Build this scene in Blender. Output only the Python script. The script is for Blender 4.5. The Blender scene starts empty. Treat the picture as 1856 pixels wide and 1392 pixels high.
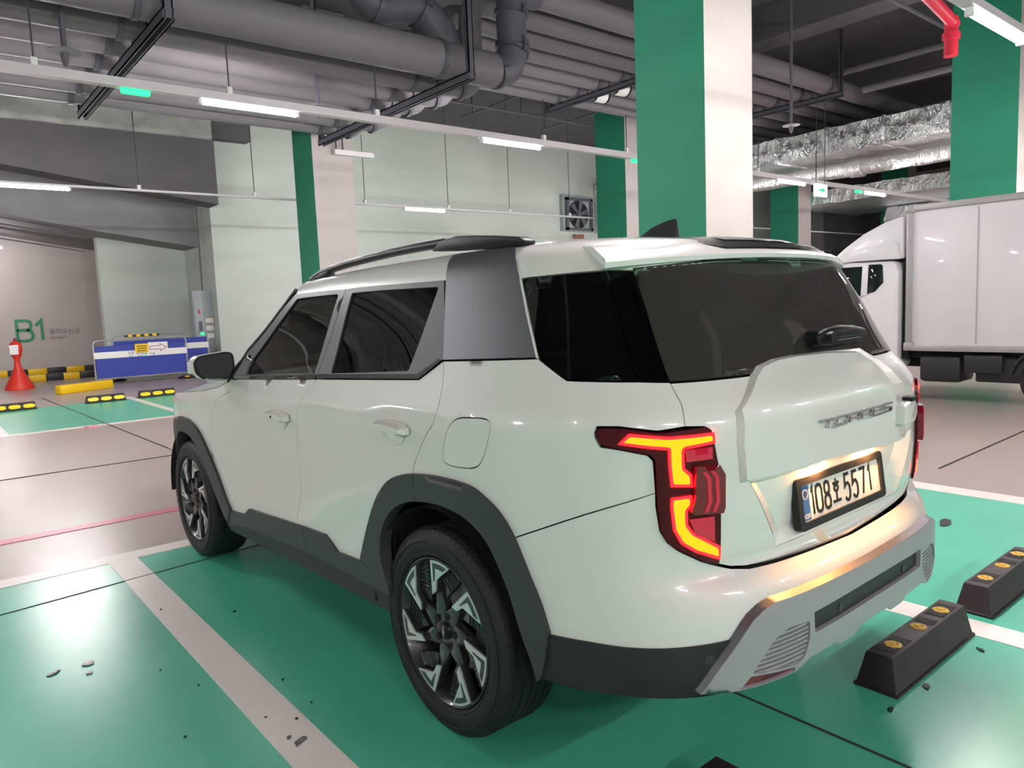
import bpy, bmesh, math, random
import numpy as np
from mathutils import Vector, Matrix
from mathutils.geometry import delaunay_2d_cdt
random.seed(7)
SC = bpy.context.scene
COL = SC.collection

# ------------------------------------------------------------------ camera
CAM_POS = (-2.261, -2.086, 1.478)
CAM_YAW, CAM_PITCH, CAM_ROLL = 0.68796, 0.10588, -0.04154
cam_data = bpy.data.cameras.new('camera')
cam_data.sensor_width = 36.0
cam_data.lens = 1339.07 / 1856 * 36
cam_data.clip_start = 0.02
cam = bpy.data.objects.new('camera', cam_data)
COL.objects.link(cam)
_f = Vector((math.sin(CAM_YAW) * math.cos(CAM_PITCH), math.cos(CAM_YAW) * math.cos(CAM_PITCH), -math.sin(CAM_PITCH)))
_r = Vector((math.cos(CAM_YAW), -math.sin(CAM_YAW), 0))
_u = _r.cross(_f)
_c, _s = math.cos(CAM_ROLL), math.sin(CAM_ROLL)
_r2, _u2 = _c * _r + _s * _u, -_s * _r + _c * _u
cam.matrix_world = Matrix(((_r2.x, _u2.x, -_f.x, CAM_POS[0]), (_r2.y, _u2.y, -_f.y, CAM_POS[1]), (_r2.z, _u2.z, -_f.z, CAM_POS[2]), (0, 0, 0, 1)))
SC.camera = cam

# ------------------------------------------------------------------ world, exposure
world = bpy.data.worlds.new('world')
SC.world = world
world.use_nodes = True
world.node_tree.nodes['Background'].inputs[0].default_value = (0.8, 0.9, 0.88, 1)
world.node_tree.nodes['Background'].inputs[1].default_value = 0.03
SC.view_settings.view_transform = 'Standard'
SC.view_settings.look = 'None'
SC.view_settings.gamma = 1.0
SC.view_settings.use_curve_mapping = False
SC.view_settings.exposure = 0.36
TUBE_POWER = 390.0          # emission strength of the ceiling LED tubes

# ------------------------------------------------------------------ helpers
def lin(r, g, b):
    f = lambda c: (c / 255 / 12.92) if c / 255 <= .04045 else ((c / 255 + .055) / 1.055) ** 2.4
    return (f(r), f(g), f(b), 1.0)

def mat(name, col, rough=.5, metal=0., coat=0., spec=.5, emit=None, estr=0., noise=None, bump=None, trans=0., ior=1.45, aniso=None):
    """noise=(scale, amount, second colour); bump=(scale, strength, distance)"""
    m = bpy.data.materials.new(name)
    m.use_nodes = True
    nt = m.node_tree
    b = nt.nodes['Principled BSDF']
    b.inputs['Base Color'].default_value = col
    b.inputs['Roughness'].default_value = rough
    b.inputs['Metallic'].default_value = metal
    b.inputs['Coat Weight'].default_value = coat
    b.inputs['Coat Roughness'].default_value = .03
    b.inputs['Specular IOR Level'].default_value = spec
    b.inputs['Transmission Weight'].default_value = trans
    b.inputs['IOR'].default_value = ior
    if emit:
        b.inputs['Emission Color'].default_value = emit
        b.inputs['Emission Strength'].default_value = estr
    if noise or bump:
        tc = nt.nodes.new('ShaderNodeTexCoord')
    if noise:
        n = nt.nodes.new('ShaderNodeTexNoise')
        sc = noise[0]
        mp = nt.nodes.new('ShaderNodeMapping')
        mp.inputs['Scale'].default_value = (sc if isinstance(sc, tuple) else (sc, sc, sc))
        nt.links.new(tc.outputs['Object'], mp.inputs['Vector'])
        nt.links.new(mp.outputs['Vector'], n.inputs['Vector'])
        n.inputs['Scale'].default_value = 1.0
        n.inputs['Detail'].default_value = 6
        n.inputs['Roughness'].default_value = .6
        r = nt.nodes.new('ShaderNodeValToRGB')
        r.color_ramp.elements[0].position = .5 - .5 * (1 - noise[1]) * .6 - .02
        r.color_ramp.elements[1].position = .5 + .5 * (1 - noise[1]) * .6 + .02
        r.color_ramp.elements[0].color = noise[2]
        r.color_ramp.elements[1].color = col
        nt.links.new(n.outputs['Fac'], r.inputs['Fac'])
        nt.links.new(r.outputs['Color'], b.inputs['Base Color'])
    if bump:
        n2 = nt.nodes.new('ShaderNodeTexNoise')
        n2.inputs['Scale'].default_value = bump[0]
        n2.inputs['Detail'].default_value = 4
        nt.links.new(tc.outputs['Object'], n2.inputs['Vector'])
        bp = nt.nodes.new('ShaderNodeBump')
        bp.inputs['Strength'].default_value = bump[1]
        bp.inputs['Distance'].default_value = bump[2]
        nt.links.new(n2.outputs['Fac'], bp.inputs['Height'])
        nt.links.new(bp.outputs['Normal'], b.inputs['Normal'])
    return m

def tag(o, label=None, cat=None, group=None, kind=None):
    if label: o['label'] = label
    if cat: o['category'] = cat
    if group: o['group'] = group
    if kind: o['kind'] = kind
    return o

def empty(name, loc=(0, 0, 0), rz=0., parent=None):
    o = bpy.data.objects.new(name, None)
    o.empty_display_size = .1
    COL.objects.link(o)
    o.location = loc
    o.rotation_euler = (0, 0, rz)
    if parent: o.parent = parent
    return o

def mesh_obj(name, V, F, m, parent=None, smooth=None, nor=None, fm=None):
    """V verts, F faces, m material or list, smooth = sharp angle in degrees or None, nor = per-loop normals, fm = material index per face"""
    me = bpy.data.meshes.new(name)
    me.from_pydata([tuple(map(float, v)) for v in V], [], [tuple(map(int, f)) for f in F])
    for mm in (m if isinstance(m, (list, tuple)) else [m]):
        me.materials.append(mm)
    if fm is not None:
        me.polygons.foreach_set('material_index', np.asarray(fm, dtype=np.int32))
    if smooth is not None or nor is not None:
        me.polygons.foreach_set('use_smooth', np.ones(len(me.polygons), dtype=bool))
        if nor is None and smooth < 180:
            me.set_sharp_from_angle(angle=math.radians(smooth))
    me.update()
    if nor is not None:
        me.normals_split_custom_set([tuple(map(float, n)) for n in nor])
    o = bpy.data.objects.new(name, me)
    COL.objects.link(o)
    if parent: o.parent = parent
    return o

def copy_tree(o, parent=None):
    c = o.copy()
    COL.objects.link(c)
    c.parent = parent
    for ch in list(o.children):
        copy_tree(ch, c)
    return c

class MB:
    """collects shapes into one mesh"""
    def __init__(s): s.V, s.F, s.M = [], [], []
    def add(s, V, F, mi=0):
        k = len(s.V)
        s.V += [tuple(v) for v in V]
        s.F += [tuple(i + k for i in f) for f in F]
        s.M += [mi] * len(F)
        return s
    def box(s, x0, x1, y0, y1, z0, z1, mi=0, T=None):
        V = [(x, y, z) for z in (z0, z1) for y in (y0, y1) for x in (x0, x1)]
        if T is not None: V = [tuple(T @ Vector(v)) for v in V]
        return s.add(V, [(0, 2, 3, 1), (4, 5, 7, 6), (0, 1, 5, 4), (2, 6, 7, 3), (0, 4, 6, 2), (1, 3, 7, 5)], mi)
    def cyl(s, p0, p1, r, r1=None, n=20, cap=True, mi=0):
        return s.sweep([p0, p1], [r, r if r1 is None else r1], n, cap, mi)
    def sweep(s, pts, r, n=16, cap=True, mi=0, flat=1.0, up=None):
        pts = [Vector(p) for p in pts]
        rs = r if isinstance(r, (list, tuple)) else [r] * len(pts)
        k = len(s.V)
        prev = None
        for i, p in enumerate(pts):
            t = (pts[min(i + 1, len(pts) - 1)] - pts[max(i - 1, 0)]).normalized()
            if prev is None:
                a = Vector(up) if up else (Vector((0, 0, 1)) if abs(t.z) < .9 else Vector((1, 0, 0)))
            else:
                a = prev
            e1 = (a - t * a.dot(t)).normalized()
            e2 = t.cross(e1)
            prev = e1
            for j in range(n):
                q = 2 * math.pi * (j + .5) / n
                s.V.append(tuple(p + e1 * math.cos(q) * rs[i] + e2 * math.sin(q) * rs[i] * flat))
        for i in range(len(pts) - 1):
            for j in range(n):
                a, b = k + i * n + j, k + i * n + (j + 1) % n
                s.F.append((a, b, b + n, a + n)); s.M.append(mi)
        if cap:
            s.F.append(tuple(k + j for j in reversed(range(n)))); s.M.append(mi)
            s.F.append(tuple(k + (len(pts) - 1) * n + j for j in range(n))); s.M.append(mi)
        return s
    def lathe(s, prof, n=48, axis='x', c=(0, 0, 0), mi=0, close=False):
        """prof: (axial, radius) list, revolved about the axis through c"""
        k = len(s.V)
        for (h, r) in prof:
            for j in range(n):
                q = 2 * math.pi * j / n
                a, b = r * math.cos(q), r * math.sin(q)
                v = (h, a, b) if axis == 'x' else (a, h, b) if axis == 'y' else (a, b, h)
                s.V.append((v[0] + c[0], v[1] + c[1], v[2] + c[2]))
        m = len(prof)
        for i in range(m if close else m - 1):
            i2 = (i + 1) % m
            for j in range(n):
                s.F.append((k + i * n + j, k + i * n + (j + 1) % n, k + i2 * n + (j + 1) % n, k + i2 * n + j)); s.M.append(mi)
        return s
    def prism(s, poly, fn, d0, d1, mi=0):
        """poly 2D outline; fn(p, q, d) -> xyz"""
        n = len(poly)
        V = [fn(p[0], p[1], d0) for p in poly] + [fn(p[0], p[1], d1) for p in poly]
        F = [tuple(range(n - 1, -1, -1)), tuple(range(n, 2 * n))] + [(i, (i + 1) % n, n + (i + 1) % n, n + i) for i in range(n)]
        return s.add(V, F, mi)
    def obj(s, name, m, parent=None, smooth=None, bevel=0., fix=True):
        o = mesh_obj(name, s.V, s.F, m, parent, None, None, s.M)
        me = o.data
        if fix or bevel:
            b = bmesh.new(); b.from_mesh(me)
            if fix: bmesh.ops.recalc_face_normals(b, faces=b.faces)
            if bevel:
                ed = [e for e in b.edges if len(e.link_faces) == 2 and e.calc_face_angle(0) > .5]
                bmesh.ops.bevel(b, geom=ed, offset=bevel, segments=2, profile=.5, affect='EDGES', clamp_overlap=True)
            b.to_mesh(me); b.free()
        if smooth is not None:
            me.polygons.foreach_set('use_smooth', np.ones(len(me.polygons), dtype=bool))
            me.set_sharp_from_angle(angle=math.radians(smooth))
        me.update()
        return o

def rbox(name, x0, x1, y0, y1, z0, z1, m, parent=None, bevel=.01):
    return MB().box(x0, x1, y0, y1, z0, z1).obj(name, m, parent, 40, bevel)

STROKES = {
 '0': [[(.5,0),(.82,.05),(.95,.2),(.95,.8),(.82,.95),(.5,1),(.18,.95),(.05,.8),(.05,.2),(.18,.05),(.5,0)]],
 '1': [[(.2,.8),(.55,1),(.55,0)]],
 '5': [[(.9,1),(.2,1),(.12,.55),(.35,.64),(.65,.64),(.88,.52),(.95,.32),(.88,.12),(.65,0),(.35,0),(.08,.12)]],
 '7': [[(.05,1),(.95,1),(.45,.0)]],
 '8': [[(.5,.53),(.8,.6),(.88,.76),(.8,.94),(.5,1),(.2,.94),(.12,.76),(.2,.6),(.5,.53),(.84,.45),(.95,.26),(.84,.06),(.5,0),(.16,.06),(.05,.26),(.16,.45),(.5,.53)]],
 'T': [[(0,1),(1,1)],[(.5,1),(.5,0)]],
 'O': [[(.12,0),(.88,0),(1,.15),(1,.85),(.88,1),(.12,1),(0,.85),(0,.15),(.12,0)]],
 'R': [[(0,0),(0,1),(.88,1),(1,.88),(1,.56),(.88,.44),(0,.44)],[(.55,.44),(1,0)]],
 'E': [[(1,1),(0,1),(0,0),(1,0)],[(0,.5),(.85,.5)]],
 'S': [[(1,1),(.1,1),(0,.88),(0,.62),(.1,.52),(.9,.48),(1,.38),(1,.12),(.9,0),(0,0)]],
 'B': [[(0,0),(0,1),(.62,1),(.85,.92),(.9,.76),(.82,.6),(.6,.53),(0,.53)],[(.6,.53),(.88,.45),(.96,.26),(.88,.08),(.62,0),(0,0)]],
 'H': [[(0,0),(0,1)],[(1,0),(1,1)],[(0,.5),(1,.5)]],
 'ho': [[(.42,1),(.58,1)],[(.12,.86),(.88,.86)],[(.5,.5),(.68,.55),(.74,.64),(.68,.73),(.5,.78),(.32,.73),(.26,.64),(.32,.55),(.5,.5)],[(.5,.46),(.5,.1)],[(.0,.08),(1.0,.08)]],
 'K': [[(0,0),(0,1)],[(1,1),(0,.42)],[(.3,.58),(1,0)]],
 'G': [[(1,.85),(.85,1),(.15,1),(0,.85),(0,.15),(.15,0),(1,0),(1,.5),(.55,.5)]],
 'M': [[(0,0),(0,1),(.5,.3),(1,1),(1,0)]],
}
def stroke_mesh(mb, strokes, x, y, w, h, t, fn, d0, d1, slant=0., mi=0):
    """strokes of one glyph as thick prisms; fn(p, q, d) -> xyz"""
    for st in strokes:
        pts = [Vector((x + p[0] * w + slant * p[1] * h, y + p[1] * h)) for p in st]
        closed = (pts[0] - pts[-1]).length < 1e-6
        n = len(pts)
        L, R = [], []
        for i in range(n):
            a = pts[i - 1] if i > 0 else (pts[-2] if closed else None)
            b = pts[i + 1] if i < n - 1 else (pts[1] if closed else None)
            d1_ = (pts[i] - a).normalized() if a is not None else None
            d2_ = (b - pts[i]).normalized() if b is not None else None
            if d1_ is None: d1_ = d2_
            if d2_ is None: d2_ = d1_
            t_ = (d1_ + d2_)
            t_ = t_.normalized() if t_.length > 1e-4 else d1_
            nn = Vector((-t_.y, t_.x))
            k = t / 2 / max(.45, nn.dot(Vector((-d1_.y, d1_.x))))
            e = Vector((0, 0))
            L.append(pts[i] + nn * k); R.append(pts[i] - nn * k)
        V = [fn(p.x, p.y, d0) for p in L] + [fn(p.x, p.y, d0) for p in R] + [fn(p.x, p.y, d1) for p in L] + [fn(p.x, p.y, d1) for p in R]
        F = []
        for i in range(n - 1):
            F += [(2*n+i, 2*n+i+1, 3*n+i+1, 3*n+i), (i, n+i, n+i+1, i+1), (i, i+1, 2*n+i+1, 2*n+i), (n+i, 3*n+i, 3*n+i+1, n+i+1)]
        if not closed:
            F += [(0, 2*n, 3*n, n), (n-1, 2*n-1, 4*n-1, 3*n-1)]
        mb.add(V, F, mi)

def text_obj(name, body, size, m, parent, M4, extrude=.002):
    c = bpy.data.curves.new(name, 'FONT')
    c.body = body; c.size = size; c.extrude = extrude; c.resolution_u = 2
    t = bpy.data.objects.new(name, c)
    COL.objects.link(t)
    bpy.context.view_layer.update()
    me = bpy.data.meshes.new_from_object(t.evaluated_get(bpy.context.evaluated_depsgraph_get()))
    bpy.data.objects.remove(t); bpy.data.curves.remove(c)
    me.materials.clear(); me.materials.append(m)
    o = bpy.data.objects.new(name, me)
    COL.objects.link(o)
    if parent: o.parent = parent
    o.matrix_local = M4
    return o
FACE_MY = Matrix(((1, 0, 0, 0), (0, 0, -1, 0), (0, 1, 0, 0), (0, 0, 0, 1)))   # text plane that faces -Y
# ================================================================== materials of the hall
M = {}
def floor_mat(name, base, dark, rough, rnoise, scratch):
    m = bpy.data.materials.new(name); m.use_nodes = True
    nt = m.node_tree; b = nt.nodes['Principled BSDF']
    geo = nt.nodes.new('ShaderNodeNewGeometry')
    n1 = nt.nodes.new('ShaderNodeTexNoise'); n1.inputs['Scale'].default_value = 1.3; n1.inputs['Detail'].default_value = 7; n1.inputs['Roughness'].default_value = .62
    n2 = nt.nodes.new('ShaderNodeTexNoise'); n2.inputs['Scale'].default_value = 16; n2.inputs['Detail'].default_value = 5
    for n in (n1, n2): nt.links.new(geo.outputs['Position'], n.inputs['Vector'])
    r1 = nt.nodes.new('ShaderNodeValToRGB')
    r1.color_ramp.elements[0].position = .3; r1.color_ramp.elements[1].position = .68
    r1.color_ramp.elements[0].color = dark; r1.color_ramp.elements[1].color = base
    nt.links.new(n1.outputs['Fac'], r1.inputs['Fac'])
    nt.links.new(r1.outputs['Color'], b.inputs['Base Color'])
    b.inputs['Roughness'].default_value = rough
    bp = nt.nodes.new('ShaderNodeBump'); bp.inputs['Strength'].default_value = .008; bp.inputs['Distance'].default_value = .002
    nt.links.new(n2.outputs['Fac'], bp.inputs['Height']); nt.links.new(bp.outputs['Normal'], b.inputs['Normal'])
    return m
M['concrete_floor'] = floor_mat('pinkish_epoxy_concrete', lin(172, 156, 149), lin(164, 148, 141), .30, .012, .0)
M['green_floor'] = floor_mat('green_epoxy', lin(88, 194, 164), lin(80, 184, 154), .27, .012, .0)
M['line_paint'] = floor_mat('white_line_paint', lin(242, 232, 224), lin(230, 220, 211), .34, .03, .0)
M['pink_paint'] = floor_mat('pink_line_paint', lin(206, 112, 134), lin(190, 100, 122), .34, .03, .0)
M['joint'] = mat('dark_joint', (.03, .035, .03, 1), .8)
M['oil'] = mat('black_oil_stain', (.012, .014, .012, 1), .25)
M['wall'] = mat('pale_green_white_wall_paint', lin(198, 208, 198), .5, noise=((.35, .35, 1.2), .25, lin(184, 194, 185)), bump=(1.6, .12, .02))
M['wall_pink'] = mat('warm_white_wall_paint', lin(198, 188, 184), .5, noise=((.3, .3, .8), .3, lin(186, 177, 173)), bump=(2, .1, .02))
M['pillar_white'] = mat('pillar_white_paint', lin(188, 181, 175), .5, noise=((1, 1, 2.5), .35, lin(175, 168, 162)), bump=(2.5, .1, .02))
M['pillar_green'] = mat('pillar_green_paint', lin(38, 140, 108), .62, noise=((.6, .6, 1.5), .3, lin(33, 126, 97)), bump=(2.5, .1, .02))
M['ceiling'] = mat('grey_sprayed_ceiling', lin(100, 96, 102), .9, noise=(1.1, .2, lin(82, 80, 86)), bump=(9, .5, .03))
M['spray'] = mat('white_fireproof_spray', lin(190, 190, 184), .95, noise=(1.6, .2, lin(150, 150, 146)), bump=(7, .8, .06))
M['ramp_dark'] = mat('grey_ramp_girder', lin(104, 100, 104), .85, noise=(.8, .3, lin(92, 90, 94)), bump=(40, .4, .01))
M['ramp_light'] = mat('light_grey_ramp_slab', lin(148, 148, 148), .85, noise=(.8, .3, lin(132, 132, 134)), bump=(40, .4, .01))
M['pipe'] = mat('grey_lagged_pipe', lin(118, 114, 119), .6, noise=((.2, 3, 3), .3, lin(107, 104, 109)))
M['pipe_dark'] = mat('dark_grey_pipe', lin(92, 90, 100), .5)
M['channel'] = mat('grey_steel_channel', lin(92, 92, 102), .5, metal=.3)
M['rod'] = mat('threaded_rod', lin(80, 82, 82), .5, metal=.5)
M['rail_white'] = mat('white_light_rail', lin(214, 210, 212), .4)
M['tube'] = mat('led_tube', (1, 1, 1, 1), .4, emit=(1.0, .945, .955, 1), estr=TUBE_POWER)
M['sensor'] = mat('green_sensor_lamp', (.05, .6, .25, 1), .4, emit=(.01, 1.0, .22, 1), estr=1.6)
M['red_pipe'] = mat('red_sprinkler_pipe', lin(196, 40, 62), .4)
M['black_plastic'] = mat('black_plastic', (.012, .012, .013, 1), .5, spec=.25)
M['white_plastic'] = mat('white_plastic', lin(230, 230, 228), .4)

def foil_mat():
    m = bpy.data.materials.new('crinkled_foil'); m.use_nodes = True
    nt = m.node_tree; b = nt.nodes['Principled BSDF']
    b.inputs['Base Color'].default_value = (.84, .84, .85, 1); b.inputs['Metallic'].default_value = 1; b.inputs['Roughness'].default_value = .3
    tc = nt.nodes.new('ShaderNodeTexCoord')
    mp = nt.nodes.new('ShaderNodeMapping'); mp.inputs['Scale'].default_value = (1.2, 3.2, 1.6)
    nt.links.new(tc.outputs['Object'], mp.inputs['Vector'])
    v = nt.nodes.new('ShaderNodeTexVoronoi'); v.inputs['Scale'].default_value = 1.6
    n = nt.nodes.new('ShaderNodeTexNoise'); n.inputs['Scale'].default_value = 3.4; n.inputs['Detail'].default_value = 5; n.inputs['Distortion'].default_value = 1.2
    nt.links.new(mp.outputs['Vector'], v.inputs['Vector']); nt.links.new(mp.outputs['Vector'], n.inputs['Vector'])
    ad = nt.nodes.new('ShaderNodeMath'); ad.operation = 'ADD'
    nt.links.new(v.outputs['Distance'], ad.inputs[0]); nt.links.new(n.outputs['Fac'], ad.inputs[1])
    bp = nt.nodes.new('ShaderNodeBump'); bp.inputs['Strength'].default_value = .6; bp.inputs['Distance'].default_value = .10
    nt.links.new(ad.outputs[0], bp.inputs['Height']); nt.links.new(bp.outputs['Normal'], b.inputs['Normal'])
    return m
M['foil'] = foil_mat()

# ================================================================== floor
XA, XB, YA, YB, CEIL = -15.0, 40.0, -13.0, 27.5, 7.6
gx_, gy_ = np.linspace(XA, XB, 56), np.linspace(YA, YB, 42)
fl = tag(mesh_obj('floor', [(x, y, 0) for y in gy_ for x in gx_], [(j * 56 + i, j * 56 + i + 1, (j + 1) * 56 + i + 1, (j + 1) * 56 + i) for j in range(41) for i in range(55)], M['concrete_floor']), 'glossy pinkish concrete floor of the parking hall', kind='structure')
def floor_patch(name, x0, x1, y0, y1, m, z=.0015, label=None, pts=None):
    P_ = pts or [(x0, y0), (x1, y0), (x1, y1), (x0, y1)]
    o = MB().prism(P_, lambda a, b, d: (a, b, d), 0.0002, z).obj(name, m, fl)
    if label: o['label'] = label
    return o
# own row of bays
LX = [-8.95, -6.41, -3.87, -1.33, 1.21, 3.545]
floor_patch('bay_paint', -9.0, 3.50, -2.3, 2.96, M['green_floor'], .003, 'green painted parking bays')
for i, x in enumerate(LX):
    w = .08 if i < 5 else .095
    floor_patch('bay_line', x - w, x + w, -2.3, 2.92, M['line_paint'], .005)
floor_patch('bay_line', -9.03, 3.64, 2.912, 3.072, M['line_paint'], .005)
floor_patch('bay_paint', -9.0, 3.50, -7.6, -2.3, M['green_floor'], .003)
floor_patch('guide_line', -14, 4.3, 3.93, 4.055, M['pink_paint'], .004, 'pink guide line along the driving lane')
# row across the lane
floor_patch('bay_paint', -4.0, 13.8, 9.98, 13.55, M['green_floor'], .003)
for x in (-3.78, -1.30, 1.065, 3.5, 5.9, 8.4, 10.9, 13.4):
    floor_patch('bay_line', x - .06, x + .06, 10.0, 13.9, M['line_paint'], .005)
floor_patch('bay_line', -4.0, 13.8, 9.86, 9.99, M['line_paint'], .005)
# joints
def joint(p, q, w=.008):
    d = Vector((q[0] - p[0], q[1] - p[1])).normalized(); n = Vector((-d.y, d.x)) * w / 2
    floor_patch('expansion_joint', 0, 0, 0, 0, M['joint'], .0062, None, [(p[0] - n.x, p[1] - n.y), (q[0] - n.x, q[1] - n.y), (q[0] + n.x, q[1] + n.y), (p[0] + n.x, p[1] + n.y)])
joint((-6, 2.05), (3.6, 3.0), .007)
joint((0.02, -5.0), (0.0, 7.0), .009); joint((0.0, 7.0), (-.16, 15.5), .016)
joint((-12, 6.75), (14, 6.1), .012)
joint((4.2, .3), (30, .6), .014)
# oil drips and rubber scuffs on the paint
def stain(x, y, r, ex=1., rot=0., seed=0):
    rr = random.Random(seed)
    n = 12
    P_ = []
    for i in range(n):
        q = 2 * math.pi * i / n
        k = r * rr.uniform(.65, 1.15)
        a, b = k * math.cos(q) * ex, k * math.sin(q)
        P_.append((x + a * math.cos(rot) - b * math.sin(rot), y + a * math.sin(rot) + b * math.cos(rot)))
    floor_patch('oil_stain', 0, 0, 0, 0, M['oil'], .0078, None, P_)
for k, (x, y, r, e, a) in enumerate([(-1.771, 1.493, .022, 1.1, .3), (-1.783, 1.39, .012, 1.2, 0), (-1.9, 1.50, .013, 2.2, .5), (-1.33, .285, .014, 2.6, .55), (-1.35, .335, .01, 1.2, .9),
        (-1.28, .43, .006, 1, 0), (-1.2, .75, .005, 1, 0), (-1.47, .95, .005, 1, 0), (-1.62, .6, .005, 1, 0), (-1.55, 1.2, .004, 1, 0), (-1.19, .5, .004, 1, 0), (-1.1, 1.6, .005, 2, .4), (-1.37, 1.9, .004, 3, 1), (-1.36, .52, .005, 1.5, .3),
        (.55, -1.02, .012, 2, .4), (1.0, -1.05, .01, 2, 1), (1.5, -.5, .03, 2.5, .2), (1.75, -.25, .025, 3, .3), (2.2, -.35, .03, 2.5, .1), (1.3, -.25, .025, 2.4, .4), (.3, -1.0, .008, 2, .2), (2.7, -.3, .04, 2.4, .2), (2.0, .2, .04, 2.5, .1)]):
    stain(x, y, r, e, a, k)
pm = MB().prism([(-.33, 9.70), (-.2, 9.74), (-.22, 9.85), (-.3, 9.80), (-.37, 9.82)], lambda a, b, d: (a, b, d), .001, .02).obj('paper_scrap', mat('pink_paper', lin(240, 150, 160), .7))
tag(pm, 'small pink scrap lying on the lane by the far bays', 'litter')

# ================================================================== walls and ceiling
def wall(name, x0, x1, y0, y1, z0, z1, m, label):
    return tag(MB().box(x0, x1, y0, y1, z0, z1).obj(name, m), label, kind='structure')
ceil = wall('ceiling', XA, XB, YA, YB, CEIL, CEIL + .2, M['ceiling'], 'grey sprayed concrete ceiling')
wall('wall_back', 4.62, XB, 19.0, 19.3, 0, CEIL, M['wall'], 'pale green white wall behind the pillars')
wall('wall_right', XB, XB + .3, YA, YB, 0, CEIL, M['wall_pink'], 'far end wall of the hall')
wall('wall_left', XA - .3, XA, YA, YB, 0, CEIL, M['wall'], 'side wall of the hall')
wall('wall_front', XA, XB, YA - .3, YA, 0, CEIL, M['wall'], 'wall at the near end of the hall')
wall('wall_ramp', XA, 4.62, 25.0, 25.3, 0, CEIL, M['wall_pink'], 'warm white wall at the foot of the ramp with green lettering')
wl = MB().prism([(2.27, 0), (5.2, 0), (5.2, 3.62), (2.27, 4.06)], lambda a, b, d: (a, d, b), 21.6, 21.95).obj('wall_side', M['wall'])
tag(wl, 'pale wall under the ramp slab beside the switch cabinet', kind='structure')
wall('wall_return', 4.62, 4.9, 19.3, 25.3, 0, CEIL, M['wall'], 'return wall beside the ramp')
# ramp girder and slab
g1 = MB().prism([(-8.2, 6.10), (4.62, 6.13), (4.62, 4.47), (.05, 5.09), (-7.4, 6.09)], lambda a, b, d: (a, d, b), 18.25, 19.0).obj('beam_ramp', M['ramp_dark'])
tag(g1, 'dark grey sloping ramp girder under the ceiling', kind='structure')
g2 = MB().prism([(-6.5, 7.59), (4.62, 7.59), (4.62, 3.52), (2.2, 3.88), (.1, 4.24), (-7.5, 5.6)], lambda a, b, d: (a, d, b), 20.3, 25.0).obj('slab_ramp', M['ramp_light'])
tag(g2, 'light grey sloping underside of the ramp slab', kind='structure')
# sprayed fireproofing on the edge beam above the girder
rs = random.Random(3)
V, F = [], []
nx, ny = 90, 14
for i in range(nx + 1):
    for j in range(ny + 1):
        x = -14.8 + 19.4 * i / nx
        t = j / ny
        y = 16.9 + 1.45 * min(1, t * 1.6) + .25 * math.sin(i * .9 + j) * .3 * (0 < j < ny)
        z = 7.58 - .35 * math.sin(min(1, t * 1.6) * 1.57) - 1.18 * max(0, t - .45) / .55 - rs.uniform(0, .10) + .06 * math.sin(i * .55)
        V.append((x, y + rs.uniform(-.04, .04), z))
for i in range(nx):
    for j in range(ny):
        a = i * (ny + 1) + j
        F.append((a, a + 1, a + ny + 2, a + ny + 1))
tag(mesh_obj('beam_sprayed', V, F, M['spray'], None, 180), 'lumpy white sprayed fireproofing below the ceiling', kind='structure')
tag(MB().box(4.62, 5.75, 18.6, 19.0, 6.28, 7.59).obj('beam_stub', M['ramp_dark']), 'grey beam stub at the top of the pale wall', kind='structure')
tag(MB().box(-14.9, 4.62, 18.35, 19.0, 6.12, 7.59).obj('wall_upper', M['spray']), 'sprayed upper wall above the ramp girder', kind='structure')
# more slab beams across the hall, right part
for k, x in enumerate((-1.6, 12.6, 22.0)):
    tag(MB().box(x, x + .7, YA, 14, 6.9, 7.59).obj('beam_cross', M['ceiling']), 'grey concrete beam crossing under the ceiling', kind='structure')
# thin dark pipes running up the ramp soffit
for k, (dz, lab) in enumerate(((0, 'thin dark conduit highest on the ramp soffit'), (-.16, 'thin dark conduit in the middle on the ramp soffit'), (-.52, 'thin dark conduit lowest under the ramp soffit'))):
    tag(MB().cyl((-6, 20.2, 5.14 + dz), (1.72, 20.2, 3.87 + dz), .02, n=8).obj('conduit', M['pipe_dark']), lab, 'pipe')

# pillars
def pillar(x, y, label, wx=.9, wy=1.0):
    o = MB()
    o.box(x, x + wx, y, y + wy, 0, CEIL)
    me = o.obj('pillar', [M['pillar_white'], M['pillar_green']])
    for p in me.data.polygons:
        if abs(p.normal.x) > .5: p.material_index = 1
    return tag(me, label, kind='structure')
pillar(4.45, 2.72, 'square pillar, green on one side and white on the other, behind the white car', .88, .93)
pillar(4.56, 12.30, 'green and white pillar in front of the pale wall', .9, .92)
pillar(14.05, 12.30, 'green and white pillar beside the wall fan', .9, 1.15)
pillar(14.03, 2.70, 'green and white pillar behind the box truck', .9, 1.14)
pillar(23.4, 12.30, 'green and white pillar under the foil duct', .9, 1.13)
pillar(32.6, 12.30, 'green and white pillar far behind the truck cab', .9, 1.15)
pillar(23.4, 2.70, 'green and white pillar further behind the truck')
pillar(-5.0, 2.72, 'green and white pillar by the neighbouring bays')
for x in (-5.0, 4.5, 14.05):
    pillar(x, -7.4, 'green and white pillar of the row across the hall')

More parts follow.
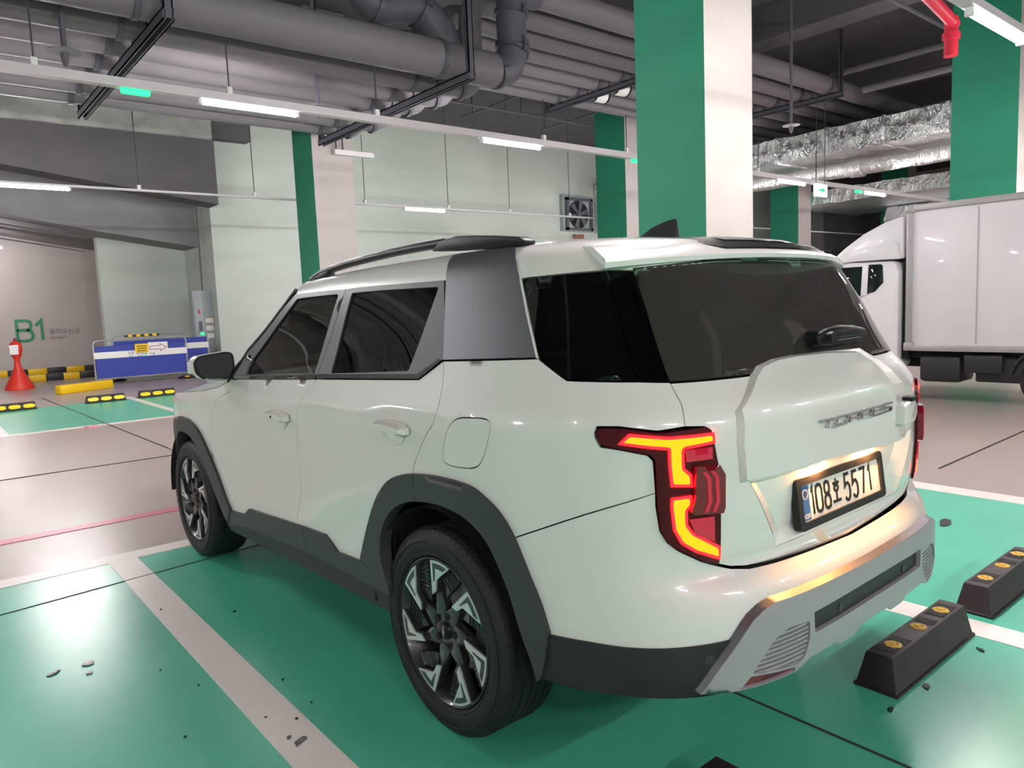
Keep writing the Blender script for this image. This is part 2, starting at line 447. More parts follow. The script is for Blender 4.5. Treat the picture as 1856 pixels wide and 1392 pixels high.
# ================================================================== ceiling services
def light_rail(y, z, x0, x1, label, rods, sensors=(), rail_w=.11, rail_h=.11, top=7.59):
    t = empty('light_rail', ((x0 + x1) / 2, y, z))
    tag(t, label, 'light rail', 'suspended white light rails')
    cx = (x0 + x1) / 2
    MB().prism([(-rail_w/2, .037), (rail_w/2, .037), (rail_w/2*.7, .03 + rail_h), (-rail_w/2*.7, .03 + rail_h)], lambda a, b, d: (d, a, b), x0 - cx, x1 - cx).obj('rail', M['rail_white'], t)
    for x in rods:
        r = MB().cyl((x - cx, 0, .03 + rail_h), (x - cx, 0, top - z), .009, n=8).obj('rod', M['rod'], t)
        MB().box(x - cx - .03, x - cx + .03, -.03, .03, .03 + rail_h, .03 + rail_h + .08).obj('clip', M['white_plastic'], r)
    for x in sensors:
        MB().box(x - cx - .15, x - cx + .15, -.04, .04, -.02, .04).obj('sensor_lamp', M['sensor'], t, 40, .015)
    return t
TUBES = []
def tube(x, y, z, label, group):
    if not TUBES:
        t = empty('led_tube', (x, y, z))
        MB().sweep([(-.58, 0, 0), (.58, 0, 0)], .026, 12).obj('tube', M['tube'], t, 60)
        for s in (-1, 1):
            MB().box(s * .60 - .02, s * .60 + .02, -.03, .03, -.03, .035).obj('end_cap', M['white_plastic'], t)
        TUBES.append(t)
    else:
        t = copy_tree(TUBES[0]); t.location = (x, y, z)
    return tag(t, label, 'light', group)
A0 = 1.36
LANE = {0: 'lit LED tube beside the first green sensor lamp', 1: 'lit LED tube near the dark pipe elbow', 3: 'lit LED tube beside the hanging green arrow sign', 4: 'lit LED tube above the cab of the box truck'}
light_rail(7.19, 4.03, -13.5, 34, 'long white light rail over the driving lane with green sensor lamps', [-5.2, -3.1, -.9, 1.115, 3.14, 6.26, 8.3, 12.6, 15.1], (.056, 8.60, 17.26), top=4.83)
for k in (-3, -2, -1, 0, 1, 2, 3, 4, 6):  # last tube is added, hidden behind the truck, to brighten the far end
    tube(A0 + 4.2 * k, 7.19, 4.03, LANE.get(k, 'lit LED tube elsewhere on the rail over the driving lane'), 'LED tubes over the driving lane')
light_rail(13.84, 3.95, -13.5, 34.0, 'white light rail hung in front of the pale wall', [-5, -2.3, 1.62, 3.9, 6.55, 8.95, 11.0, 13.3], (), .07, .05)
for k in (-2, 0, 2, 4, 6):  # last two tubes are added, hidden by pillars, to brighten the back wall
    tube(-.17 + 4.2 * k, 13.84, 3.95, {0: 'lit LED tube in front of the grey ramp slab', 2: 'lit LED tube in front of the pale green wall'}.get(k, 'lit LED tube further along the wall rail'), 'LED tubes by the pale wall')
light_rail(.232, 3.61, -13.5, 34, 'white light rail in front of the pillar behind the truck', [-9, -6, -2, 2.2, 6.5, 10.6, 14.8], (), .10, .09)
for k in (-3, -1, 0, 1, 2, 3, 4, 5):  # first tube is added out of view to brighten the floor left of the car
    tube(5.03 + 4.2 * k, .232, 3.61, {0: 'lit LED tube shining against the green pillar behind the truck', -1: 'lit LED tube straight above the roof of the white car', -3: 'added unseen LED tube brightening the empty bays beside the white car'}.get(k, 'lit LED tube further along the rail above the truck'), 'LED tubes above the car row')
light_rail(-6.6, 3.9, -13.5, 20, 'white light rail over the lane behind the parking bays', [-9, -3, 3, 9, 15])
for k in range(-3, 4):
    tube(1.4 + 4.2 * k, -6.6, 3.9, 'lit LED tube on the rail over the other lane', 'LED tubes over the other lane')
rt_ = empty('led_tube', (-.40, 23.0, 3.66)); tag(rt_, 'dimmer LED tube on the ramp in front of the lettered wall', 'light')
MB().sweep([(-.58, 0, 0), (.58, 0, 0)], .026, 12).obj('tube', mat('dim_led_tube', (1, 1, 1, 1), .4, emit=(1.0, .95, .95, 1), estr=130), rt_, 60)
for s_ in (-1, 1): MB().box(s_ * .60 - .02, s_ * .60 + .02, -.03, .03, -.03, .035).obj('end_cap', M['white_plastic'], rt_)
light_rail(23.0, 3.66, -8, .25, 'short white light rail at the foot of the ramp', [-7, -4], (), .07, .05, top=4.3)

# lagged pipes along X on steel trapezes
PY = [(7.10, .26, 5.18, 'thickest lagged grey pipe, ending at a dark upright elbow'), (7.85, .19, 4.98, 'second lagged grey pipe from the thick one'), (8.50, .19, 4.92, 'third lagged grey pipe from the thick one'), (9.15, .18, 4.80, 'fourth lagged grey pipe from the thick one'),
      (9.82, .17, 4.74, 'fifth lagged grey pipe from the thick one'), (10.48, .16, 4.86, 'sixth lagged grey pipe from the thick one'), (11.1, .14, 4.70, 'thinnest lagged grey pipe, last of the rack')]
RZ_ = 4.82
for (y, r, xe, lab) in PY:
    t = empty('lagged_pipe', (0, y, RZ_ + r))
    tag(t, lab, 'pipe', 'lagged pipes over the driving lane')
    MB().cyl((-14.5, 0, 0), (xe, 0, 0), r, n=28).obj('pipe', M['pipe'], t, 40)
    for x in (.1, 4.15):
        MB().cyl((x - .035, 0, 0), (x + .035, 0, 0), r + .018, n=28).obj('clamp', M['channel'], t, 40)
# the same pipes, lifted to a higher level beyond their elbows
UPZ = 6.2
UP = []
for k, ((y, r, xe, _l), lab) in enumerate(zip(PY, ('thick pipe nearest the lane', 'second pipe', 'third pipe', 'fourth pipe', 'fifth pipe', 'sixth pipe', 'thin last pipe'))):
    r2_ = min(r, .205); z = UPZ + r2_
    t = empty('lagged_pipe', (9.0, y, z)); tag(t, lab + ' of the raised rack running behind the pillar', 'pipe', 'raised lagged pipes behind the pillar')
    MB().cyl((xe - 9.0 + .95, 0, 0), (13.0, 0, 0), r2_, n=28).obj('pipe', M['pipe'], t, 40)
    for x in (1.25, 6.3): MB().cyl((x, 0, 0), (x + .07, 0, 0), r2_ + .02, n=28).obj('clamp', M['channel'], t, 40)
    if k in (3, 4, 5):
        bn = MB().cyl((1.9, 0, 0), (2.3, 0, 0), r2_ + .004, n=24).obj('band', M['white_plastic'], t, 40)
        for q in (1.88, 2.28): MB().cyl((q, 0, 0), (q + .06, 0, 0), r2_ + .007, n=24).obj('stripe', M['black_plastic'], bn, 40)
    UP.append((r2_, z))
def trapeze(x, y0, y1, z, label):
    t = empty('pipe_trapeze', (x, y0, z)); tag(t, label, 'pipe hanger', 'steel trapeze pipe hangers')
    c = MB()
    c.box(-.06, -.045, 0, y1 - y0, -.10, .02); c.box(.045, .06, 0, y1 - y0, -.10, .02); c.box(-.06, .06, 0, y1 - y0, 0, .02); c.box(-.06, -.03, 0, y1-y0, -.10, -.088); c.box(.03, .06, 0, y1-y0, -.10, -.088)
    c.obj('channel', M['channel'], t)
    for y in (.04, y1 - y0 - .04):
        MB().box(-.05, -.035, y - .035, y + .035, -.08, CEIL - z - .003).box(.035, .05, y - .035, y + .035, -.08, CEIL - z - .003).box(-.05, .05, y - .035, y - .02, -.08, CEIL - z - .003).obj('post', M['channel'], t)
    for yb_ in (7.50, 8.18, 8.83, 9.49, 10.15, 10.80):
        MB().cyl((.0, yb_ - y0, .0), (.0, yb_ - y0, .30), .012, n=6).cyl((0, yb_ - y0, .02), (0, yb_ - y0, .05), .03, n=6).obj('bolt', M['rod'], t)
    return t
trapeze(.32, 6.62, 11.55, RZ_ - .02, 'steel trapeze hanger crossing under the pipes near the green sensor lamp')
trapeze(4.40, 6.62, 11.55, RZ_ - .02, 'steel trapeze hanger under the end of the thick pipe')
trapeze(10.4, 6.75, 11.4, UPZ - .02, 'steel trapeze hanger beside the white banded pipes')
trapeze(15.5, 6.75, 11.4, UPZ - .02, 'steel trapeze hanger under the raised pipes behind the pillar')
trapeze(-3.8, 6.62, 11.55, RZ_ - .02, 'steel trapeze hanger beyond the first one')
# black elbows that lift the thick pipe over
def elbow(name, path, r, label, flanges, m=None):
    t = empty(name, path[0]); tag(t, label, 'pipe elbow', 'dark pipe elbows')
    p0 = Vector(path[0])
    pts = [Vector(p) - p0 for p in path]
    sm = []
    for i in range(len(pts) - 1):
        for k in range(6):
            u = k / 6
            a, b, c, d = pts[max(i-1, 0)], pts[i], pts[i+1], pts[min(i+2, len(pts)-1)]
            sm.append(.5 * ((2*b) + (c - a)*u + (2*a - 5*b + 4*c - d)*u*u + (3*b - a - 3*c + d)*u**3))
    sm.append(pts[-1])
    MB().sweep(sm, r, 24).obj('bend', m or M['pipe_dark'], t, 50)
    for i in flanges:
        a = pts[i]; d = (pts[min(i + 1, len(pts) - 1)] - pts[max(i - 1, 0)]).normalized()
        fl_ = MB().cyl(a - d * .035, a + d * .035, r + .035, n=24).obj('coupling', M['channel'], t, 40)
        for s in (-1, 1):
            q = a + Vector((0, 0, 1)).cross(d).normalized() * s * (r + .045) if abs(d.z) < .9 else a + Vector((0, s * (r + .045), 0))
            MB().cyl(q - d * .06, q + d * .06, .018, n=6).obj('bolt', M['rod'], fl_)
    return t
zc = RZ_ + .26
elbow('pipe_elbow', [(5.181, 7.1, zc), (5.22, 7.1, zc), (5.46, 7.1, zc + .08), (5.58, 7.1, zc + .36), (5.58, 7.1, zc + .46), (5.58, 7.1, zc + .92), (5.64, 7.1, zc + 1.2), (5.85, 7.1, zc + 1.315), (6.129, 7.1, UP[0][1])], .235, 'dark elbow lifting the thick pipe to the raised rack', (1, 3, 4, 5))
elbow('pipe_elbow', [(4.78, 7.75, 5.50), (4.65, 7.75, 5.75), (4.35, 7.78, 6.0), (4.0, 7.8, 6.02), (3.65, 7.85, 5.95), (3.35, 7.9, 6.2), (3.3, 7.9, 6.8), (3.3, 7.9, 7.58)], .25, 'large black pipe bend above the thick pipe', (2, 4))
for (y, r, xe, lab), (r2_, z2), nm in zip(PY[1:], UP[1:], ('second', 'third', 'fourth', 'fifth', 'sixth', 'last')):
    z = RZ_ + r
    elbow('pipe_elbow', [(xe + .001, y, z), (xe + .05, y, z), (xe + .24, y, z + .05), (xe + .36, y, z + .24), (xe + .36, y, z + .45), (xe + .36, y, z2 - .3), (xe + .48, y, z2 - .06), (xe + .7, y, z2), (xe + .949, y, z2)], r * .97, 'elbow lifting the ' + nm + ' pipe of the rack to the raised level', (1, 3), M['pipe'])
# sprinklers on drops with disc shields
for (x, y, z, lab) in ((-.55, 7.51, 4.45, 'sprinkler head with a disc shield near the first green lamp'), (2.75, 8.175, 4.45, 'sprinkler head with a disc shield above the lit tube'), (12.0, 6.06, 4.85, 'sprinkler head with a disc shield by the pipes behind the pillar')):
    t = empty('sprinkler', (x, y, z)); tag(t, lab, 'sprinkler', 'ceiling sprinklers')
    MB().cyl((0, 0, 0), (0, 0, CEIL - z), .03, n=10).obj('drop_pipe', M['pipe_dark'], t, 40)
    MB().lathe([(-.02, .005), (-.02, .05), (-.14, .028), (-.16, .006)], 12, 'z').obj('head', M['pipe_dark'], t, 40)
    MB().lathe([(0.0, .03), (.0, .17), (.012, .17), (.012, .03)], 24, 'z', close=True).obj('shield', M['pipe'], t, 40)
# thin sprinkler branch pipes by the back wall
def thin_pipe(p, q, r, label, m='pipe_dark', drops=()):
    t = empty('branch_pipe', p); tag(t, label, 'pipe', 'thin branch pipes')
    d = Vector(q) - Vector(p)
    MB().cyl((0, 0, 0), d, r, n=10).obj('pipe', M[m], t, 40)
    for u in drops:
        a = d * u
        MB().cyl(a, (a.x, a.y, CEIL - p[2]), .012, n=6).obj('rod', M['rod'], t)
    return t
thin_pipe((7.2, 13.45, 6.6), (13.9, 13.45, 6.6), .03, 'thin branch pipe running along the back wall', drops=(.1, .35, .6))
thin_pipe((10.15, 12.2, 6.64), (10.15, 14.7, 6.64), .025, 'thin branch pipe crossing towards the back wall', drops=(.2, .8))
thin_pipe((13.06, 12.4, 6.64), (13.06, 14.7, 6.64), .025, 'thin branch pipe near the wall fan', drops=(.93,))
thin_pipe((6.2, 3.9, 6.45), (13.9, 3.9, 6.45), .035, 'thin dark pipe above the truck', drops=(.3, .7))
thin_pipe((15.8, 6.4, 6.19), (15.8, -3, 6.19), .085, 'grey pipe crossing just above the foil duct', 'pipe')
thin_pipe((15.8, 7.2, 6.71), (15.8, -3, 6.71), .08, 'higher grey pipe crossing above the foil duct', 'pipe', drops=(.3, .6))
rp = empty('red_pipe', (7.0, 1.75, 5.0)); tag(rp, 'red sprinkler main high above the truck', 'pipe')
MB().cyl((0, 0, .02), (2.15, .3, .02), .075, n=16).obj('pipe', M['red_pipe'], rp, 40)
MB().cyl((2.05, .3, .08), (2.05, .3, -.42), .085, n=16).obj('drop', M['red_pipe'], rp, 40)
MB().cyl((2.05, .3, -.12), (2.05, .3, -.2), .11, n=16).obj('coupling', M['red_pipe'], rp, 40)
ub = empty('steel_bracket', (6.2, 1.6, 4.95)); tag(ub, 'grey steel channel bracket below the red pipe', 'bracket')
MB().box(0, 2.8, -.03, .03, -.04, .0).obj('channel', M['channel'], ub)
MB().box(0, .05, -.03, .03, 0, 1.2).obj('post', M['channel'], ub)

# foil-wrapped ducts
du = empty('foil_duct', (17.0, -2, 5.09)); tag(du, 'big rectangular foil wrapped duct with rows of pinned washers', 'duct')
def duct_box(x0, x1, y0, y1, z0, z1, seed):
    r_ = random.Random(seed); V, F = [], []
    n = int((y1 - y0) / .25)
    prof = [(x0, z1), (x0, (z0*.4+z1*.6)), (x0, z0), (x0 + .3, z0), ((x0+x1)/2, z0), (x1, z0), (x1, z1)]
    for i in range(n + 1):
        for (px, pz) in prof:
            V.append((px + r_.uniform(-.02, .02), y0 + (y1-y0) * i / n + r_.uniform(-.03, .03), pz + r_.uniform(-.02, .02)))
    k = len(prof)
    for i in range(n):
        for j in range(k - 1):
            F.append((i*k+j, i*k+j+1, (i+1)*k+j+1, (i+1)*k+j))
        F.append((i*k+k-1, i*k, (i+1)*k, (i+1)*k+k-1))
    F.append(tuple(range(k))); F.append(tuple(n*k+j for j in reversed(range(k))))
    return V, F
V, F = duct_box(0, 3.1, 0, 16.5, 0, .66, 5)
mesh_obj('body', V, F, M['foil'], du, 40)
for y in np.arange(1.2, 16.2, 1.45):
    sm_ = MB().box(-.03, 3.13, y - .05, y + .05, -.03, .69).obj('seam_band', M['foil'], du, 40, .01)
    for q in (.4, .72, 1.04):
        w_ = MB().cyl((-.012, y + q, .36), (-.03, y + q, .36), .055, n=14).obj('washer', M['pipe'], du, 40)
        st = MB()
        rr = random.Random(int(y * 10 + q * 100))
        for k in range(13):
            a = rr.uniform(0, 6.28); L = rr.uniform(.12, .26)
            st.sweep([(-.022, y + q + .05 * math.cos(a), .36 + .05 * math.sin(a)), (-.010, y + q + L * math.cos(a), .36 + L * math.sin(a) * .75)], [.022, .006], 5)
        st.obj('crease', M['foil'], w_, 40)
rd = empty('round_duct', (18.2, -2, 4.79)); tag(rd, 'round foil wrapped duct beneath the big rectangular duct', 'duct')
pts = [(0, y, rr_) for y, rr_ in zip(np.arange(0, 16.4, .4), [random.Random(2).uniform(-.01, .01)] * 60)]
MB().sweep(pts, [.20 + .012 * math.sin(i * 2.3) for i in range(len(pts))], 20).obj('body', M['foil'], rd, 60)
for y in (2.5, 6.2, 9.5):
    MB().cyl((0, y, 0), (0, y + .35, 0), .25, .23, n=20).obj('joint_sleeve', M['foil'], rd, 40)
fd = empty('foil_duct', (24.6, -2, 4.75)); tag(fd, 'wide flat foil duct beyond the round duct', 'duct')
V, F = duct_box(0, 5.6, 0, 15.5, 0, .5, 9)
mesh_obj('body', V, F, M['foil'], fd, 40)
sd = empty('foil_duct', (28.0, 8.6, 4.18)); tag(sd, 'quilted foil duct sloping down behind the truck', 'duct')
V, F = duct_box(0, 2.6, 0, 2.6, 0, .7, 12)
o = mesh_obj('body', V, F, M['foil'], sd, 40)
o.rotation_euler = (.0, .72, .1)
tag(MB().box(30, 38, 14.8, 16.0, 0, CEIL).obj('wall_stub', M['ramp_dark']), 'dark grey wall deep behind the truck', kind='structure')
for k in range(5):
    tag(MB().box(30.2, 37.8, 14.5, 14.785, 1.1 + .55 * k, 1.18 + .55 * k).obj('cable_tray', M['channel']), 'grey cable tray fixed to the dark wall deep behind the truck, ' + ('lowest', 'second lowest', 'middle one', 'second highest', 'highest')[k] + ' of five', 'cable tray', 'cable trays behind the truck')

wb_ = empty('wall_bracket', (5.35, 12.2, 4.72)); tag(wb_, 'short white channel on hooks sticking out from the white pillar face', 'bracket')
MB().box(-.35, .55, -.05, .05, 0, .10).obj('channel', M['rail_white'], wb_)
for x in (-.3, -.15): MB().sweep([(x, 0, .1), (x, 0, .55), (x, .1, .55)], .015, 6).obj('hook', M['rod'], wb_)
# exit sign on the lane rail
ex = empty('exit_sign', (15.15, 7.10, 3.80)); tag(ex, 'lit square sign with a green arrow hanging from the rail', 'sign')
MB().box(-.27, .27, -.03, .03, -.02, .26).obj('case', mat('sign_face', (.9, 1, .95, 1), .4, emit=(.75, 1, .92, 1), estr=2.2), ex)
ar = MB()
ar.prism([(-.14, .10), (.02, .10), (.02, .05), (.16, .125), (.02, .20), (.02, .15), (-.14, .15)], lambda a, b, d: (a, d, b), -.035, -.031)
ar.obj('arrow', mat('sign_green', (.0, .35, .16, 1), .5, emit=(0, .5, .22, 1), estr=1), ex)
for s in (-.2, .2): MB().cyl((s, 0, .26), (s, 0, 2.3), .008, n=6).obj('rod', M['rod'], ex)

# fan in the back wall
fa = empty('wall_fan', (18.65, 18.95, 5.0)); tag(fa, 'grey framed exhaust fan high on the pale wall', 'fan')
MB().box(-.85, .85, -.12, .05, -.75, .62).obj('plate', mat('fan_plate', lin(150, 165, 162), .5), fa)
fr = MB()
for (a, b, c, d) in ((-.72, .72, .42, .52), (-.72, .72, -.72, -.62), (-.72, -.60, -.72, .52), (.60, .72, -.72, .52)):
    fr.box(a, b, -.22, -.12, c, d)
fr.obj('frame', M['channel'], fa)
MB().lathe([(-.10, .0), (-.122, .0), (-.124, .54), (-.10, .55)], 32, 'y', (0, 0, -.1)).obj('opening', M['black_plastic'], fa)
for k in range(6):
    a = k * math.pi / 3 + .3
    q = [(.1, -.05), (.5, -.14), (.52, .1), (.1, .05)]
    MB().prism([(p * math.cos(a) - r * math.sin(a), p * math.sin(a) + r * math.cos(a) - .1) for p, r in q], lambda x, z, d: (x, d, z), -.16, -.15).obj('blade', M['pipe_dark'], fa)
MB().cyl((0, -.2, -.1), (0, -.1, -.1), .13, n=20).obj('hub', M['pipe_dark'], fa, 40)
MB().box(-.25, .25, -.14, -.10, -1.02, -.86).obj('plate_label', mat('brown_label', lin(150, 100, 80), .6), fa)
hd = empty('duct_hood', (20.0, 18.2, 5.2)); tag(hd, 'foil hood beside the wall fan', 'duct')
V, F = duct_box(-.3, 1.2, 0, .75, -1.0, .9, 15)
mesh_obj('body', V, F, M['foil'], hd, 40)

# switch cabinet on the pale wall by the ramp
sc_ = empty('switch_cabinet', (4.30, 19.4, 0.3)); tag(sc_, 'tall grey electric cabinet with notices and a green lamp', 'cabinet')
gm = mat('cabinet_grey', lin(158, 166, 168), .45)
MB().box(-.22, .32, 0, .3, -.3, 1.95).obj('body', gm, sc_, 40, .012)
dr_ = MB().box(-.2, .04, -.02, 0, .0, 1.72).obj('door', gm, sc_, 40, .008)
MB().box(-.10, -.05, -.03, -.02, 1.3, 1.42).obj('red_mark', mat('red_mark', lin(190, 40, 40), .5), dr_)
MB().box(-.1, -.02, -.04, -.02, .75, 1.1).obj('meter', M['channel'], dr_)
MB().box(-.09, .02, -.045, -.02, .72, .80).obj('lamp', M['sensor'], dr_)
for z in (.62, .84, 1.05):
    n_ = MB().box(.09, .29, -.012, 0, z, z + .16).obj('notice', M['white_plastic'], sc_)
    MB().box(.09, .29, -.014, -.012, z + .13, z + .16).obj('notice_strip', mat('notice_strip', lin(180, 130, 110), .6), n_)
MB().cyl((.1, .1, 1.95), (.12, .1, 5.0), .025, n=8).obj('conduit', M['pipe'], sc_, 40)

# lettering on the ramp wall
lt = empty('wall_lettering', (.48, 24.985, .99)); tag(lt, 'green B1 wall lettering with small Korean and English words', 'lettering')
gl = mat('lettering_green', lin(52, 140, 104), .5); gl2 = mat('lettering_grey', lin(120, 128, 124), .5)
mb = MB(); stroke_mesh(mb, STROKES['B'], .04, 0.02, .42, .62, .085, lambda a, b, d: (a, d, b), 0, -.006); mb.obj('letter_b', gl, lt)
mb = MB(); stroke_mesh(mb, [[(.1, .72), (.6, 1), (.6, 0)]], .50, 0.02, .32, .62, .085, lambda a, b, d: (a, d, b), 0, -.006); mb.obj('digit_one', gl, lt)
text_obj('korean_words', '올라오는곳', .185, gl2, lt, Matrix.Translation((.88, 0, .2)) @ FACE_MY)
text_obj('english_word', 'Upstairs', .135, gl2, lt, Matrix.Translation((.88, 0, .04)) @ FACE_MY)
# ================================================================== wheel stops
M['rubber'] = mat('dark_rubber', lin(52, 44, 44), .55, noise=(14, .2, lin(40, 33, 33)), bump=(60, .35, .004))
M['stud'] = mat('yellow_stud', lin(214, 170, 50), .45)
M['reflector_yellow'] = mat('yellow_reflector', lin(250, 226, 20), .3, emit=lin(250, 226, 20), estr=.0)
M['yellow'] = mat('yellow_paint', lin(240, 196, 20), .35)
M['black_paint'] = mat('black_paint', lin(40, 38, 44), .45)
def stop_body(L, wb, wt, h, hb=.012):
    """trapezoid rubber block along X with a thin skirt, origin at the middle of the base"""
    mb = MB()
    a, b, c = L / 2, wb / 2, wt / 2
    e = .03
    V = [(-a, -b, 0), (a, -b, 0), (a, b, 0), (-a, b, 0), (-a, -b, hb), (a, -b, hb), (a, b, hb), (-a, b, hb),
         (-a + .008, -b + .008, hb), (a - .008, -b + .008, hb), (a - .008, b - .008, hb), (-a + .008, b - .008, hb),
         (-a + e, -c, h), (a - e, -c, h), (a - e, c, h), (-a + e, c, h)]
    F = [(3, 2, 1, 0)]
    for k in range(0, 12, 4):
        for i in range(4):
            F.append((k + i, k + (i + 1) % 4, k + 4 + (i + 1) % 4, k + 4 + i))
    F.append((12, 13, 14, 15))
    mb.add(V, F)
    return mb
def near_stop(x0, x1, y, label):
    L = x1 - x0
    t = empty('wheel_stop', ((x0 + x1) / 2, y, 0.002)); tag(t, label, 'wheel stop', 'black rubber wheel stops with yellow studs')
    stop_body(L, .165, .098, .132).obj('body', M['rubber'], t, 40, .009)
    for k in (-1, 0, 1):
        s = MB().lathe([(.128, .032), (.134, .031), (.137, .025), (.137, .019), (.133, .017), (.133, .012), (.139, .010), (.139, .0005)], 24, 'z', (k * L * .30, .0, 0)).obj('stud', M['stud'], t, 50)
    for k in (-.36, -.23, .24, .36, .10):
        g_ = MB()
        for j in range(5):
            g_.box(k * L - .028 + j * .012, k * L - .022 + j * .012, -.036, .036, .131, .1345)
        g_.obj('tread', M['rubber'], t)
    return t
near_stop(.385, 1.135, -.905, 'black rubber wheel stop behind the right rear wheel of the white car')
near_stop(1.345, 2.10, -.905, 'black rubber wheel stop in the empty bay beside the white car')
near_stop(-1.26, -.50, -.905, 'black rubber wheel stop behind the left rear wheel of the white car')
def far_stop(x0, x1, y, label, n=3):
    L = x1 - x0
    t = empty('wheel_stop', ((x0 + x1) / 2, y, .002)); tag(t, label, 'wheel stop', 'wheel stops of the row across the lane')
    stop_body(L, .17, .09, .135).obj('body', M['rubber'], t, 40, .008)
    for k in range(n):
        x = (k - (n - 1) / 2) * L * .32
        th = math.atan2(.132, .04)
        mb = MB()
        pl = [(.062 * math.cos(q) + (.03 if math.cos(q) > 0 else -.03), .036 * math.sin(q)) for q in np.linspace(0, 2 * math.pi, 16, endpoint=False)]
        mb.prism(pl, lambda a, b, d: (x + a, -.066 + b * .28 - d, .072 + b * .95), 0, .008)
        mb.obj('reflector', M['reflector_yellow'], t, 40)
    return t
far_stop(-1.17, -.50, 13.4, 'black wheel stop with yellow reflectors, alone by the red cone')
far_stop(.25, .93, 13.35, 'black wheel stop with yellow reflectors in front of the blue barrier')
far_stop(1.15, 1.84, 13.4, 'black wheel stop with yellow reflectors beside the bonnet of the white car')

# ================================================================== things by the ramp
yb = empty('kerb_block', (.76, 16.3, 0)); tag(yb, 'yellow painted kerb block in front of the blue barrier', 'kerb')
MB().box(-.62, .62, -.09, .09, 0, .19).obj('block', M['yellow'], yb, 40, .02); yb.rotation_euler = (0, 0, .45)
def striped_kerb(x0, x1, y0, y1, n, label):
    t = empty('striped_kerb', (x0, y0, 0)); tag(t, label, 'kerb', 'striped kerbs by the ramp')
    d = Vector((x1 - x0, y1 - y0, 0)); L = d.length / n
    t.rotation_euler = (0, 0, math.atan2(d.y, d.x))
    for k in range(n):
        MB().box(k * L + .004, (k + 1) * L - .004, -.1, .1, 0, .17).obj('kerb_stone', M['yellow'] if k % 2 == 0 else M['black_paint'], t, 40, .015)
striped_kerb(.25, 2.2, 21.0, 20.9, 5, 'yellow and black striped kerb nearer to the red cone')
striped_kerb(-.4, 2.6, 24.3, 24.3, 6, 'yellow and black striped kerb at the foot of the ramp wall')
cn = empty('safety_marker', (-.20, 18.6, 0)); tag(cn, 'red standing safety marker with a narrow neck and white label', 'cone')
rm = mat('red_plastic', lin(222, 58, 44), .4)
MB().lathe([(0, .0), (0, .30), (.03, .305), (.12, .27), (.3, .17), (.5, .085), (.62, .06), (.72, .065), (.78, .10), (.95, .135), (1.06, .12), (1.12, .07), (1.13, .0)], 24, 'z').obj('body', rm, cn, 60)
MB().prism([(-.08, .82), (.08, .82), (.09, 1.04), (-.09, 1.04)], lambda a, b, d: (a - .05, d, b), -.145, -.13).obj('label_plate', M['white_plastic'], cn)
MB().lathe([(1.11, .03), (1.16, .035), (1.2, .02), (1.2, 0)], 12, 'z').obj('knob', mat('dark_red_plastic', lin(150, 30, 30), .4), cn, 60)

M['barrier_blue'] = mat('barrier_blue', lin(50, 66, 160), .45, noise=(1.2, .3, lin(44, 58, 146)))
M['barrier_steel'] = mat('barrier_steel', lin(168, 168, 178), .35, metal=.6)
def barrier(x0, x1, y, h, label, extra):
    w = x1 - x0
    t = empty('barrier', (x0, y, 0)); tag(t, label, 'barrier', 'blue folding barriers')
    b = .09
    path = [(0, 0, .04), (0, 0, h - b), (b * .3, 0, h - b * .3), (b, 0, h), (w - b, 0, h), (w - b * .3, 0, h - b * .3), (w, 0, h - b), (w, 0, .04)]
    MB().sweep(path, .02, 8).obj('tube_frame', M['barrier_steel'], t, 60)
    MB().box(.03, w - .03, -.012, .012, .17, h - .13).obj('panel', M['barrier_blue'], t)
    MB().box(-.005, w + .005, -.03, .0, h - .42, h - .27).obj('white_band', M['white_plastic'], t)
    MB().cyl((0, 0, .15), (w, 0, .15), .016, n=8).obj('lower_rail', M['barrier_steel'], t, 60)
    for x in (.0, w):
        f = MB().lathe([(0, .0), (0, .24), (.03, .25), (.07, .15), (.09, .06), (.09, 0)], 18, 'z', (x, 0, 0)).obj('foot', M['rubber'], t, 50)
        MB().box(x - .13, x - .02, -.2, -.13, .045, .075).obj('foot_reflector', M['stud'], f)
    return t
b1 = barrier(1.18, 3.24, 17.4, 1.05, 'front blue folding barrier carrying a yellow notice and a red arrow', 1)
nb = MB().box(.88, 1.18, -.045, -.032, .72, .93).obj('notice', M['yellow'], b1)
for k in range(3): MB().box(.92, 1.14, -.047, -.045, .75 + .055 * k, .775 + .055 * k).obj('notice_line', mat('olive_print', lin(110, 100, 30), .6), nb)
ab = MB().box(1.18, 1.62, -.045, -.032, .70, .95).obj('arrow_board', M['white_plastic'], b1)
aw = MB(); stroke_mesh(aw, [[(0, .3), (.62, .3), (.62, .08), (1, .5), (.62, .92), (.62, .7), (0, .7), (0, .3)]], 1.21, .72, .38, .2, .014, lambda a, b, d: (a, d, b), -.045, -.049); aw.obj('arrow', mat('dark_red_print', lin(150, 50, 50), .6), ab)
text_obj('korean_words', '안 전', .15, mat('navy_print', lin(50, 60, 130), .6), b1, Matrix.Translation((.72, -.031, .645)) @ FACE_MY, .001)
text_obj('korean_words', '제', .15, bpy.data.materials['navy_print'], b1, Matrix.Translation((1.19, -.031, .645)) @ FACE_MY, .001)
mb = MB(); mb.prism([(1.09 + .055 * math.cos(q), .70 + .055 * math.sin(q)) for q in np.linspace(0, 6.283, 20, endpoint=False)], lambda a, b, d: (a, d, b), -.031, -.034); cr_ = mb.obj('green_cross_disc', mat('mint_print', lin(120, 215, 190), .6), b1)
MB().box(1.055, 1.125, -.037, -.034, .69, .71).box(1.08, 1.10, -.037, -.034, .665, .735).obj('cross', M['white_plastic'], cr_)
b2 = barrier(1.80, 4.10, 18.45, 1.12, 'rear blue folding barrier next to the switch cabinet', 0)
